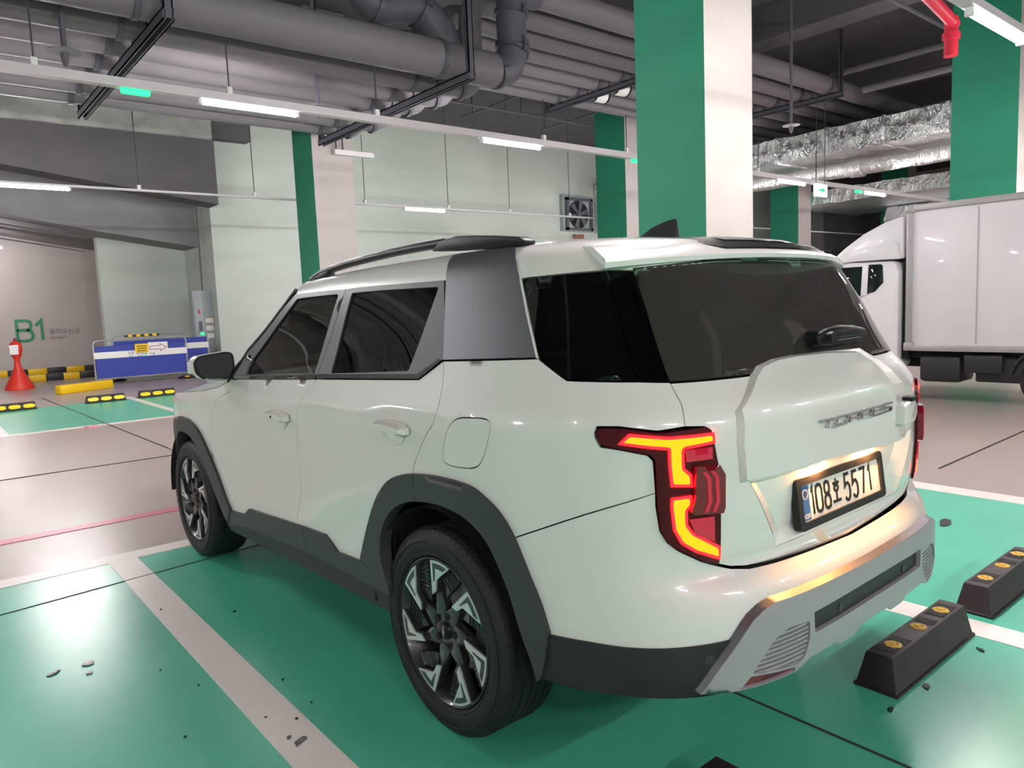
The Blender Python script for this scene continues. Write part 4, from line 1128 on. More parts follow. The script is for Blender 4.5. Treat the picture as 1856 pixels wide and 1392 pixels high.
qbot = [(1.149, 1.321), (1.042, 1.263), (.826, 1.259), (.733, 1.254)]

# ---------------- painted panels
for sd in (L_, R_):
    hood_line = [(5.05, .96), (4.75, 1.00), (4.4, 1.035), (4.0, 1.065), (3.75, 1.10), (3.62, 1.15)]
    panel('front_fender', [(fgap[:-1] + farch_w + [(5.10, .55), (5.12, .80)] + hood_line, sd)], M['paint'])
    fd = panel('front_door', [([(3.551, 1.149), (2.575, 1.199)] + mgap[1:] + low([(2.755, .532), (3.079, .513), (3.371, .495), (3.457, .449), (3.674, .429)]) + fgap[::-1][1:-1], sd)], M['paint'])
    k = ri(rarch_w, 1.765)
    rd_ = panel('rear_door', [([(2.575, 1.199), (1.778, 1.237), (1.647, 1.303)] + rgap[1:] + rarch_w[:k][::-1] + low([(2.398, .493), (2.440, .515), (2.505, .544), (2.755, .532)]) + mgap[::-1][:-1], sd)], M['paint'])
    k2 = ri(rarch_w, 1.29)
    lamp_up = [(.730, 1.144), (.804, 1.136), (.904, 1.149), (.962, 1.148), (.970, 1.133), (.968, 1.118), (.955, 1.094), (.906, 1.088), (.832, 1.074), (.818, 1.058), (.816, .973)]
    fuel = fillet(CV['fuel'], .05, 5)
    qp = panel('quarter_panel', [([(1.643, 1.303), (1.156, 1.321)] + qbot + CV['tgseam'][2:] + lamp_up[1:] + smooth_curve(CV['bseam'][::-1], 4) + rarch_w[:k2 + 1][::-1][0:k2 + 1 - k] + rgap[::-1][:-1], sd, [fuel])], M['paint'])
    panel('fuel_flap', [(fuel, sd)], M['paint'], qp)
    # pillar, roof side strip
    panel('pillar_trim', [(CV['grey_l'][:4] + [(1.80, 1.69), (1.306, 1.69)] + CV['grey_r'][:4][::-1], sd)], M['c_grey'], off=.003)
    gr_ = CV['grey_r']
    panel('pillar_edge', [([(1.156, 1.321), (1.207, 1.441), (1.251, 1.559), (1.242, 1.561), (1.199, 1.441), (1.147, 1.321)], sd)], M['paint'], off=.004, gap=0)
    # cladding
    ko, ki = ri(rarch_o, 1.758), ri(rarch_i, 1.765)
    panel('rear_arch_trim', [(rarch_o[:ko + 1] + rarch_i[:ki + 1][::-1], sd)], M['clad'], off=.016, depth=.05, gap=.001, h=.03)
    panel('rear_arch_trim', [(rarch_o[ko:] + [(1.185, .46), (1.205, .385)] + rarch_i[ki:][::-1], sd)], M['clad'], off=.016, depth=.05, gap=.001, h=.03)
    panel('front_arch_trim', [(farch_o + [(5.0, .33)] + farch_i[::-1], sd)], M['clad'], off=.016, depth=.06, gap=0, h=.03)
    s1 = [(3.69, .427), (3.457, .449), (3.371, .495), (3.079, .513), (2.745, .533), (2.719, .525), (2.712, .414), (3.1, .396), (3.483, .374), (3.773, .322)]
    s2 = [(2.745, .533), (2.505, .544), (2.440, .515), (2.398, .493), (2.208, .501), (1.989, .454), (2.0, .412), (2.277, .418), (2.712, .414), (2.719, .525)]
    panel('sill_trim', [(s1, sd)], M['clad'], off=.012, depth=.03, h=.03)
    panel('sill_trim', [(s2, sd)], M['clad'], off=.012, depth=.03, h=.03)
    panel('sill_underside', [([(3.80, .325), (3.483, .376), (2.712, .416), (2.0, .414), (2.03, .33), (3.80, .28)], sd)], M['clad_black'], off=.0, depth=.0, gap=0, h=.05)
    bc = [(1.20, .533), (1.050, .547), (.948, .552), (.857, .559), (.767, .567), (.635, .577), (.745, .432), (.777, .419), (.839, .415), (.949, .409), (1.088, .390), (1.24, .380)]
    bb = panel('bumper_corner_trim', [(bc, sd)], M['clad_black'], off=.006, depth=.03, h=.03)
    pc = P(np.array([.733 * sd]), np.array([.526]))[0]; nn = Nrm(np.array([.733 * sd]), np.array([.526]))[0]
    MB().cyl(pc + nn * .004, pc + nn * .008, .014, n=20).obj('parking_sensor', M['frame_black'], bb, 40)
    # side glass: frame with two openings, panes
    dlo = [CV['apil'][0], CV['apil'][1]] + [(3.44, 1.31), (3.274, 1.416), (3.13, 1.527)] + CV['dlo_top'] + [(1.647, 1.306), (1.778, 1.239), (2.564, 1.203)]
    fgl = fillet([(2.975, 1.575), (2.548, 1.562), (2.604, 1.224), (3.385, 1.183), (3.355, 1.263), (3.155, 1.429)], .012, 3)
    rgl = fillet([(2.428, 1.559), (1.792, 1.552), (1.825, 1.40), (1.86, 1.263), (2.448, 1.230)], .012, 3)
    fsplit = [(2.492, 1.600), (2.525, 1.393), (2.572, 1.18)]
    # two door frames, split along the door gap
    ft = [CV['apil'][0], CV['apil'][1], (3.44, 1.31), (3.274, 1.416), (3.13, 1.527), (3.014, 1.606), (2.732, 1.591), (2.490, 1.584), (2.525, 1.393), (2.572, 1.203)]
    rt = [(2.490, 1.584), (2.082, 1.577), (1.761, 1.575), (1.708, 1.475), (1.644, 1.310), (1.782, 1.239), (2.572, 1.203), (2.525, 1.393)]
    f1 = panel('window_frame', [(ft, sd, [fgl])], M['frame_black'], fd, off=.002, h=.03, gap=.0015)
    f2 = panel('window_frame', [(rt, sd, [rgl])], M['frame_black'], rd_, off=.002, h=.03, gap=.0015)
    panel('side_glass', [(fgl, sd)], M['glass'], fd, off=-.006, depth=0, gap=-.004)
    panel('side_glass', [(rgl, sd)], M['privacy'], rd_, off=-.006, depth=0, gap=-.004)
    panel('belt_moulding', [([(3.575, 1.149), (2.578, 1.199), (2.578, 1.216), (3.57, 1.167)], sd)], M['gloss_black'], fd, off=.006, gap=0)
    panel('belt_moulding', [([(2.568, 1.203), (1.778, 1.238), (1.66, 1.300), (1.672, 1.308), (1.79, 1.254), (2.568, 1.220)], sd)], M['gloss_black'], rd_, off=.006, gap=0)
    panel('mirror_sail', [([(3.562, 1.170), (3.40, 1.181), (3.36, 1.275), (3.44, 1.295)], sd)], M['gloss_black'], fd, off=.004, gap=0)
    panel('quarter_glass', [(CV['qglass'], sd)], M['privacy'], off=0, depth=.01, gap=.003)
    # tail lamp
    lo = fillet(lampo, .012, 3)
    tl = panel('tail_lamp', [(lo, sd)], M['lamp_dark'], off=.010, depth=.03, gap=.002, h=.02)
    def grow(p, d): return inset(clean(p) if area2(p) > 0 else clean(p)[::-1], -d)
    panel('lamp_edge', [(grow(CV['lampT'], .006), sd)], M['lamp_halo'], tl, off=.0125, depth=0, gap=0, h=.02)
    panel('lamp_edge', [(grow(CV['lampC'], .006), sd)], M['lamp_halo'], tl, off=.0125, depth=0, gap=0, h=.02)
    panel('light_strip', [(fillet(CV['lampT'], .006, 2), sd)], M['lamp_lit'], tl, off=.0145, depth=.002, gap=.002, h=.02)
    panel('light_strip', [(fillet(CV['lampC'], .006, 2), sd)], M['lamp_lit'], tl, off=.0145, depth=.002, gap=.002, h=.02)
    panel('brake_block', [(CV['lampM'], sd)], M['lamp_mid'], tl, off=.028, depth=.02, gap=.002, h=.02)
    for kk, du in enumerate((.030, .052)):
        x0 = .640 + du
        panel('brake_rib', [([(x0, 1.028), (x0 - .012, 1.010), (x0 - .012, .945), (x0, .920), (x0 + .010, .920), (x0 - .002, .948), (x0 - .002, 1.008), (x0 + .010, 1.028)], sd)], M['lamp_red'], tl, off=.031, depth=.004, gap=0, h=.02)
    panel('reflector', [(CV['lampR1'], sd)], M['lamp_red'], tl, off=.016, depth=.004, gap=.003, h=.02)
    panel('reflector', [(CV['lampR2'], sd)], M['lamp_red'], tl, off=.016, depth=.004, gap=.003, h=.02)
    # vent and reflector in the skid plate ends, filled below with the skid plate

# ---------------- roof
roof_half = [(3.014, 1.606), (2.732, 1.591), (2.483, 1.584), (2.082, 1.577), (1.761, 1.575), (1.25, 1.561), (1.044, 1.566), (.873, 1.570), (.779, 1.566), (.40, 1.585), (0, 1.59), (0, 2.2), (1.80, 2.2), (3.10, 2.2), (3.06, 1.9), (3.03, 1.7)]
panel('roof', [(roof_half, L_), (roof_half, R_)], M['paint'], gap=0, h=.045)

# ---------------- rear
tg_half = [(0, 1.250), (.733, 1.252), (.725, 1.198), (.730, 1.144), (.673, 1.140), (.656, 1.128), (.641, 1.040), (.632, 1.011), (.634, .926), (.638, .904), (.636, .757), (.587, .740), (.530, .731), (.426, .727), (.237, .721), (0, .715)]
rec_o = [(.530, .970), (.403, .760), (-.403, .760), (-.530, .970)]
rec_i = [(.475, .966), (.350, .788), (-.335, .788), (-.475, .966)]
tg = panel('tailgate', [(both(tg_half)[:-1] if False else [p for p in both(tg_half)], L_, [rec_o])], M['paint'], h=.035)
plateau('plate_recess', rec_o, rec_i, 0, -.035, M['paint'], L_, tg)
hump_i = [(.558, 1.166), (.435, 1.238), (.387, 1.263), (.299, 1.276), (.188, 1.279), (-.015, 1.275), (-.230, 1.262), (-.272, 1.230), (-.294, 1.152), (-.322, 1.029), (-.334, .974), (-.315, .961), (.212, .982), (.560, .985), (.566, 1.090)]
hump_o = [(.568, 1.169), (.447, 1.247), (.395, 1.275), (.303, 1.289), (.188, 1.292), (-.015, 1.290), (-.31, 1.283), (-.40, 1.238), (-.455, 1.150), (-.475, 1.030), (-.475, .970), (-.44, .952), (.212, .972), (.570, .975), (.577, 1.092)]
plateau('spare_cover', hump_o, hump_i, -.002, .019, M['paint'], L_, tg)
# rear window, one wrap-round pane with black border
gl_half = [(0, 1.600), (.40, 1.595), (.779, 1.572), (.761, 1.403), (.733, 1.256), (0, 1.254)]
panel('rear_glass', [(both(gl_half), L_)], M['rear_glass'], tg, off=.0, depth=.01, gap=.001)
for sd in (L_, R_):
    panel('glass_border', [(CV['tg_glass'], sd)], M['privacy'], tg, off=.001, depth=.01, gap=.002)
# bumper
rb_half = [(0, .712), (.237, .717), (.426, .722), (.530, .726), (.587, .735), (.637, .752), (.695, .775), (.762, .811), (.793, .836), (.811, .868), (.818, .935), (.816, .973)] + smooth_curve(CV['bseam'][::-1], 4)[1:] + [(1.25, .680), (1.22, .52), (1.054, .525), (.949, .532), (.857, .538), (.766, .545), (.640, .545), (.58, .590), (.50, .625), (.257, .622), (0, .615)]
rb = panel('rear_bumper', [(both(rb_half), L_)], M['paint'], h=.035)
# silver skid plate: frame with insert, vents and reflectors
so = [(.761, .442), (.71, .510), (.658, .573), (.636, .600), (.612, .620), (.575, .636), (.527, .646), (.292, .642), (0, .637)]
sb = [(0, .462), (.10, .458), (.13, .442), (.22, .442), (.25, .458), (.387, .459), (.455, .438), (.670, .438), (.761, .442)]
insert_full = [(.372, .584), (.2, .586), (-.2, .586), (-.372, .584), (-.368, .523), (-.2, .522), (.2, .522), (.368, .523)]
vent = fillet([(.392, .566), (.490, .572), (.542, .554), (.622, .476), (.455, .458), (.418, .468), (.394, .511)], .014, 3)
vent_r = mirror(vent)
refl = [(.624, .470), (.458, .453), (.461, .440), (.655, .4405)]
sk_half = so[::-1] + sb[::-1][1:]
sk = panel('skid_plate', [(both(sk_half), L_, [insert_full, vent, vent_r, refl, mirror(refl)])], M['silver'], off=.022, depth=.03, gap=.0, h=.03)
panel('skid_insert', [(insert_full, L_)], M['clad_black'], sk, off=.008, depth=0, gap=-.002)
for sd in (L_, R_):
    vt = panel('vent', [(vent, sd)], M['silver'], sk, off=.008, depth=0, gap=-.002)
    for k in range(9):
        z = .562 - k * .0125
        xs = [a for a in np.linspace(.37, .64, 55) if pin((a, z), vent)]
        if len(xs) > 3:
            panel('vent_slat', [([(xs[0], z), (xs[-1], z), (xs[-1] - .004, z - .006), (xs[0] - .002, z - .006)], sd)], M['silver'], vt, off=.017, depth=.008, gap=0, h=.04)
    panel('reflector', [(refl, sd)], M['refl_red'], sk, off=.012, depth=.006, gap=.001)
# top chamfer of the skid plate
def open_resample(c, n):
    c = np.array(c); d = np.concatenate([[0], np.cumsum(np.linalg.norm(np.diff(c, axis=0), axis=1))]); t = np.linspace(0, d[-1], n * 4)
    return np.stack([np.interp(t, d, c[:, 0]), np.interp(t, d, c[:, 1])], 1)
def band2(name, cin, oin, cout, oout, m, parent):
    n = 90; d = lambda c: open_resample(c, n)
    a, b = d(cin), d(cout); k = len(a)
    V = list(map(tuple, offsurf(-a[:, 0], a[:, 1], oin))) + list(map(tuple, offsurf(-b[:, 0], b[:, 1], oout)))
    return MB().add(V, [(i, i + 1, k + i + 1, k + i) for i in range(k - 1)]).obj(name, m, parent, 180, fix=False)
full = so + [(-a, v) for a, v in reversed(so)][1:]
outer_ = [(.775, .444), (.722, .518), (.669, .580), (.645, .610), (.618, .632), (.578, .650), (.527, .660), (.292, .656), (0, .651)]
fo_ = outer_ + [(-a, v) for a, v in reversed(outer_)][1:]
band2('skid_edge', full, .022, fo_, .001, M['c_grey'], sk)
ul = [P(np.array([-a]), np.array([.40]))[0] for a in np.linspace(1.18, -1.18, 41)]
up = [(p[0] * .975, p[1] + .03) for p in ul] + [(.80, -.42), (-.80, -.42)]
MB().prism(up, lambda a, b, d: (a, b, d), .400, .412).obj('bumper_underside', M['clad_black'], sk)
for x in (.20, -.25):
    pc = P(np.array([-x]), np.array([.545]))[0]; nn = Nrm(np.array([-x]), np.array([.545]))[0]
    MB().cyl(pc + nn * .006, pc + nn * .011, .013, n=18).obj('parking_sensor', M['frame_black'], sk, 40)

# ---------------- front end (mostly out of sight)
hv, hf = [], []
nx, ny = 24, 20
a_edge = [(3.62, 1.15), (3.75, 1.10), (4.0, 1.065), (4.4, 1.035), (4.75, 1.00), (5.05, .96), (5.4, .955)]
for j in range(ny + 1):
    t = j / ny
    aa = np.interp(t, np.linspace(0, 1, len(a_edge)), [p[0] for p in a_edge]); vv = np.interp(t, np.linspace(0, 1, len(a_edge)), [p[1] for p in a_edge])
    e_ = P(np.array([-aa]), np.array([vv]))[0]
    for i in range(nx + 1):
        s = -1 + 2 * i / nx
        crown = (1 - abs(s) ** 3) * (.055 * (1 - t) + .05)
        hv.append((abs(e_[0]) * s, e_[1] + (1 - s * s) * .12 * t, e_[2] + .002 + crown * min(1, (1 - abs(s)) * 6) ** .5))
for j in range(ny):
    for i in range(nx):
        a = j * (nx + 1) + i
        hf.append((a, a + 1, a + nx + 2, a + nx + 1))
mesh_obj('bonnet', hv, hf, M['paint'], car, 180)
for sd in (L_, R_):
    panel('head_lamp', [([(5.06, .955), (5.13, .80), (5.75, .80), (5.75, .94), (5.4, .95)], sd)], mat('head_lamp_lens', (.6, .62, .64, 1), .05, coat=1), off=.002)
fb = [(5.03, .36), (5.11, .55), (5.13, .79), (AMAX, .79), (AMAX, .30), (5.05, .30)]
panel('front_bumper', [(fb, L_), (fb, R_)], M['paint'], gap=.001, h=.06)
panel('grille', [([(5.76, .94), (5.76, .80), (AMAX, .80), (AMAX, .95)], L_), ([(5.76, .94), (5.76, .80), (AMAX, .80), (AMAX, .95)], R_)], M['gloss_black'], gap=0, h=.06)
# windscreen and A pillars
ap = [(3.60, 1.15), (3.44, 1.31), (3.274, 1.416), (3.13, 1.527), (3.03, 1.62)]
wv, wf = [], []
for k, (aa, vv) in enumerate(ap):
    e_ = P(np.array([-aa]), np.array([vv]))[0]
    for i in range(17):
        s = -1 + i / 8
        wv.append((abs(e_[0]) * s * .985, e_[1] + (1 - s * s) * (.26 - .12 * k / 4) + .012, e_[2] + (1 - s * s) * (.02 + .05 * k / 4)))
for k in range(len(ap) - 1):
    for i in range(16):
        a = k * 17 + i
        wf.append((a, a + 1, a + 18, a + 17))
mesh_obj('windscreen', wv, wf, M['glass'], car, 180)
for sd in (L_, R_):
    pts = [P(np.array([sd * aa]), np.array([vv]))[0] + np.array([-sd * .012, .012, .004]) for aa, vv in [(3.63, 1.13)] + ap]
    MB().sweep([tuple(p) for p in pts], .017, 10).obj('pillar_moulding', M['satin_black'], car, 60)

# ---------------- inner shell so the panel gaps read dark, floor pan, wheel housings
shell_o = [(0, .24), (AMAX, .24), (AMAX, .93), (5.0, .95), (4.4, 1.02), (3.7, 1.08), (3.6, 1.14), (2.6, 1.18), (1.8, 1.21), (1.6, 1.24), (.73, 1.24), (0, 1.24)]
arc_r = rarch_i + [(1.23, .20), (2.03, .20)]
arc_f = farch_i + [(4.9, .20), (3.80, .20)]
sh_half = [(0, .36), (1.20, .36)] + rarch_i[::-1] + [(2.04, .30), (3.82, .30)] + farch_i + [(4.92, .30), (AMAX, .30)] + shell_o[2:]
panel('body_shell', [(sh_half, L_), (sh_half, R_)], M['shell'], off=-.055, depth=0, gap=0, h=.08)
MB().box(-.50, .50, .1, 3.1, .30, .38).obj('floor_pan', M['liner'], car)
for sd in (L_, R_):
    for y in (0.0, 2.68):
        q = [(y + .44 * math.cos(a), .362 + .44 * math.sin(a)) for a in np.linspace(-.03, math.pi + .03, 20)]
        V = [(sd * .925, p[0], p[1]) for p in q] + [(sd * .55, p[0], p[1]) for p in q]
        n_ = len(q)
        F = [(i, i + 1, n_ + i + 1, n_ + i) for i in range(n_ - 1)] + [tuple(n_ + i for i in range(n_))]
        mesh_obj('wheel_housing', V, F, M['liner'], car)
# cabin
MB().box(-.72, .72, 1.35, 1.95, .55, 1.10).obj('dashboard', M['interior'], car, 40, .06)
MB().box(-.62, .62, .1, 1.9, .385, .44).obj('cabin_floor', M['interior'], car)
for x in (-.38, .38):
    for y in (.55, -.30):
        st = empty('seat', (x, y, .4), 0, car)
        MB().box(-.25, .25, -.05, .48, 0, .18).obj('cushion', M['interior'], st, 40, .05)
        b_ = MB().box(-.24, .24, -.16, 0, .1, .78).obj('backrest', M['interior'], st, 40, .05)
        MB().box(-.13, .13, -.15, -.04, .80, .98).obj('headrest', M['interior'], b_, 40, .04)
sw = MB()
ring = [(.19 * math.cos(a), 0, .19 * math.sin(a)) for a in np.linspace(0, 2 * math.pi, 33)]
sw.sweep(ring, .017, 8, False)
sw.box(-.18, .18, -.01, .01, -.03, .03)
so_ = sw.obj('steering_wheel', M['gloss_black'], car, 60)
so_.location = (-.38, 1.25, 1.12); so_.rotation_euler = (-.45, 0, 0)

# ---------------- spoiler
SN = 25
sv, sf = [], []
def sp_sec(s):
    w = 1 - abs(s) ** 2.2
    x = .712 * s
    yt = -.622 - .160 * w
    zb = 1.570 + .026 * w
    y0 = -.49 - .02 * w
    zt0 = float(P(np.array([x * 1.2]), np.array([1.66]))[0][2])
    z0 = 1.646 + .024 * (1 - abs(s) ** 3)
    zt = zb + .030 - .004 * w
    return [(x * .93, y0 + .02, z0 - .012), (x * .935, y0, z0), (x * .955, (y0 * .6 + yt * .4), z0 * .58 + zt * .42 + .012 + .008 * w), (x * .985, yt + .012, zt), (x, yt, zt - .012), (x, yt + .004, zb + .002), (x * .99, yt + .03, zb), (x * .94, yt + .10 - .05 * (1 - w), zb + .012), (x * .92, y0 + .02, zb + .03)]
for i in range(SN):
    sv += sp_sec(-1 + 2 * i / (SN - 1))
k = 9
for i in range(SN - 1):
    for j in range(k):
        sf.append((i * k + j, i * k + (j + 1) % k, (i + 1) * k + (j + 1) % k, (i + 1) * k + j))
sf.append(tuple(range(k))); sf.append(tuple((SN - 1) * k + j for j in reversed(range(k))))
spo = MB().add(sv, sf).obj('spoiler', M['paint'], car, 45)
def sp_pt(s, t, lift):
    t = float(t); q = sp_sec(float(s)); a, b, c = Vector(q[1]), Vector(q[2]), Vector(q[3])
    p = (1-t)**2 * a + 2*t*(1-t) * (2*b - .5*a - .5*c) + t*t * c
    return (p.x, p.y - lift * .35, p.z + lift)
iv, if_ = [], []
for i in range(17):
    s = -.47 + .90 * i / 16
    lo_, hi_ = .12, .97 - .02 * abs(s)
    if i == 0: hi_ = .2
    if i == 16: lo_ = .8
    for t in np.linspace(lo_, hi_, 5): iv.append(sp_pt(s if i else -.53, t, .004))
for i in range(16):
    for j in range(4):
        a = i * 5 + j; if_.append((a, a + 1, a + 6, a + 5))
si = mesh_obj('spoiler_insert', iv, if_, M['gloss_black'], spo, 180)
iv, if_ = [], []
for i in range(13):
    s = -.30 + .68 * i / 12
    for t in (.50, .72): iv.append(sp_pt(s, t, .007))
for i in range(12): if_.append((i * 2, i * 2 + 1, i * 2 + 3, i * 2 + 2))
mesh_obj('stop_lamp', iv, if_, M['frame_black'], si, 180)

# ---------------- roof rails, antenna, wiper
for sd in (L_, R_):
    rl = empty('roof_rail', (0, 0, 0), 0, car)
    X_ = .680
    path = [(1.33, 1.632), (1.26, 1.655), (1.151, 1.674), (.9, 1.694), (.615, 1.708), (.40, 1.714), (.20, 1.716)]
    MB().sweep([(sd * X_, y, z) for y, z in smooth_curve(path, 4)], [.006] + [.018] * 24, 10, True, 0, .85).obj('bar', M['satin_black'], rl, 60)
    foot = [(.26, 1.690), (.20, 1.724), (.10, 1.732), (.0, 1.724), (-.12, 1.712), (-.235, 1.698), (-.272, 1.684), (-.265, 1.668), (-.10, 1.672), (.10, 1.680)]
    MB().prism(foot, lambda a, b, d: (sd * d, a, b), X_ - .028, X_ + .024).obj('foot', M['satin_black'], rl, 40, .008)
    MB().prism([(1.34, 1.628), (1.20, 1.665), (1.12, 1.675), (1.12, 1.645), (1.30, 1.615)], lambda a, b, d: (sd * d, a, b), X_ - .025, X_ + .018).obj('foot', M['satin_black'], rl, 40, .006)
av, af = [], []
fin = [(-.09, .0, .034), (-.15, .034, .034), (-.22, .068, .028), (-.28, .084, .020), (-.322, .090, .011), (-.334, .086, .009), (-.345, .0, .026)]
for (y, hgt, w) in fin:
    for (s, t) in ((-1, 0), (-.55, .6), (-.12, 1), (.12, 1), (.55, .6), (1, 0)):
        av.append((w * s, y, 1.684 + hgt * t))
for i in range(len(fin) - 1):
    for j in range(5):
        a = i * 6 + j; af.append((a, a + 1, a + 7, a + 6))
af.append(tuple((len(fin) - 1) * 6 + j for j in range(6)))
ant = mesh_obj('antenna_fin', av, af, M['satin_black'], car, 50)
wp = empty('rear_wiper', (0, 0, 0), 0, car)
MB().sweep([(-.055, -.900, 1.332), (-.03, -.925, 1.345), (.03, -.93, 1.352), (.15, -.922, 1.348), (.25, -.91, 1.340), (.31, -.893, 1.330)], [.016, .022, .022, .019, .014, .007], 10, True, 0, .8).obj('arm', M['black_plastic'], wp, 60)
MB().box(-.06, .28, -.900, -.886, 1.306, 1.322).obj('blade', M['black_plastic'], wp, 40, .004)
MB().cyl((-.03, -.95, 1.335), (-.03, -.86, 1.335), .022, n=16).obj('pivot', M['black_plastic'], wp, 40)

# ---------------- tailgate handle, badge, plate
hb = [(.300, 1.020), (.470, 1.010), (.505, 1.032), (.500, 1.075), (.470, 1.095), (.300, 1.088)]
hd_ = MB().prism(hb, lambda a, b, d: (a, d + .35 * max(0, a - .38), b), -1.035, -.965).obj('tailgate_handle', M['paint'], tg, 40, .014)
MB().box(.40, .455, -1.012, -.975, 1.090, 1.104).obj('handle_hollow', M['black_plastic'], hd_)
bd = empty('badge', (0, 0, 0), 0, tg)
xx = -.242
for ch in 'TORRES':
    mb = MB()
    stroke_mesh(mb, STROKES[ch], xx, 1.083, .062, .025, .0052, lambda a, b, d: (a, -1.0195 + (a * a) * .10 + d + (b - 1.09) * .0, b), .004, -.006, .35)
    mb.obj('letter', M['chrome'], bd, 40)
    xx += .0800
b2_ = MB()
for j, (w_, z_) in enumerate(((.045, .79), (.05, .772))):
    stroke_mesh(b2_, STROKES['H'] if j == 0 else STROKES['E'], .585, z_, .02, .014, .004, lambda a, b, d: (a, -.938 + (a - .58) * .35 + d, b), 0, -.004)
    stroke_mesh(b2_, STROKES['E'] if j == 0 else STROKES['S'], .612, z_, .02, .014, .004, lambda a, b, d: (a, -.938 + (a - .58) * .35 + d, b), 0, -.004)
b2_.obj('trim_badge', M['chrome'], tg)
pl = empty('licence_plate', (0, -.958, .852), 0, car); pl.rotation_euler = (-.129, 0, 0)
yz_ = lambda a, b, d: (a, d, b)
plate_m = mat('plate_white', lin(236, 232, 226), .35)
fr = MB()
ro = fillet([(-.285, -.078), (.285, -.078), (.285, .078), (-.285, .078)], .018, 4)
rin = fillet([(-.260, -.055), (.260, -.055), (.260, .055), (-.260, .055)], .008, 4)
V = [yz_(a, b, d) for d in (.012, -.012) for a, b in ro] + [yz_(a, b, d) for d in (-.012, -.004) for a, b in rin]
n_ = len(ro)
F = []
for i in range(n_):
    j = (i + 1) % n_
    F += [(i, j, n_ + j, n_ + i), (n_ + i, n_ + j, 2 * n_ + j, 2 * n_ + i), (2 * n_ + i, 2 * n_ + j, 3 * n_ + j, 3 * n_ + i)]
MB().add(V, F).obj('plate_frame', M['satin_black'], pl, 40)
pb = MB().prism(rin, yz_, -.005, .005).obj('plate', plate_m, pl)
MB().box(-.258, -.212, -.0065, -.005, -.052, .052).obj('country_band', mat('plate_blue', lin(52, 84, 150), .3, noise=(30, .2, lin(60, 110, 170))), pb)
em = MB(); em.prism([(-.235 + .016 * math.cos(q), .026 + .016 * math.sin(q)) for q in np.linspace(0, 6.28, 18, endpoint=False)], yz_, -.0075, -.0065); em.obj('emblem', mat('emblem_silver', lin(190, 200, 215), .3), pb)
em = MB(); em.prism([(-.235 + .012 * math.cos(q) * (1 if q < 3.2 else .5), .026 + .012 * math.sin(q)) for q in np.linspace(0, 4.7, 12)], yz_, -.0085, -.0075); em.obj('emblem_swirl', mat('emblem_navy', lin(40, 60, 110), .3), pb)
ink = mat('plate_black_ink', (.01, .01, .01, 1), .4)
kor = MB(); x_ = -.2515
for ch in ('K', 'O', 'R'):
    stroke_mesh(kor, STROKES[ch], x_, -.046, .0085, .012, .0022, yz_, -.0065, -.0075); x_ += .0125
kor.obj('country_letters', M['white_plastic'], pb)
cx = [('1', -.200, .020), ('0', -.172, .040), ('8', -.121, .040), ('ho', -.068, .052), ('5', .010, .040), ('5', .064, .040), ('7', .118, .040), ('1', .176, .030)]
for ch, x_, w_ in cx:
    mb = MB(); hgt = .083 if ch != 'ho' else .072
    stroke_mesh(mb, STROKES[ch], x_, -hgt / 2 + (.0 if ch != 'ho' else 0), w_, hgt, .0105 if ch != 'ho' else .0095, yz_, -.005, -.0065)
    mb.obj('digit' if ch != 'ho' else 'hangul_letter', ink, pb)
# plate lamps: warm bulbs under the cover
for x in (-.17, .17):
    lb = MB().box(x - .03, x + .03, -.975, -.955, .955, .966).obj('plate_lamp', mat('warm_bulb', (1, .6, .3, 1), .4, emit=(1, .42, .13, 1), estr=520), tg)

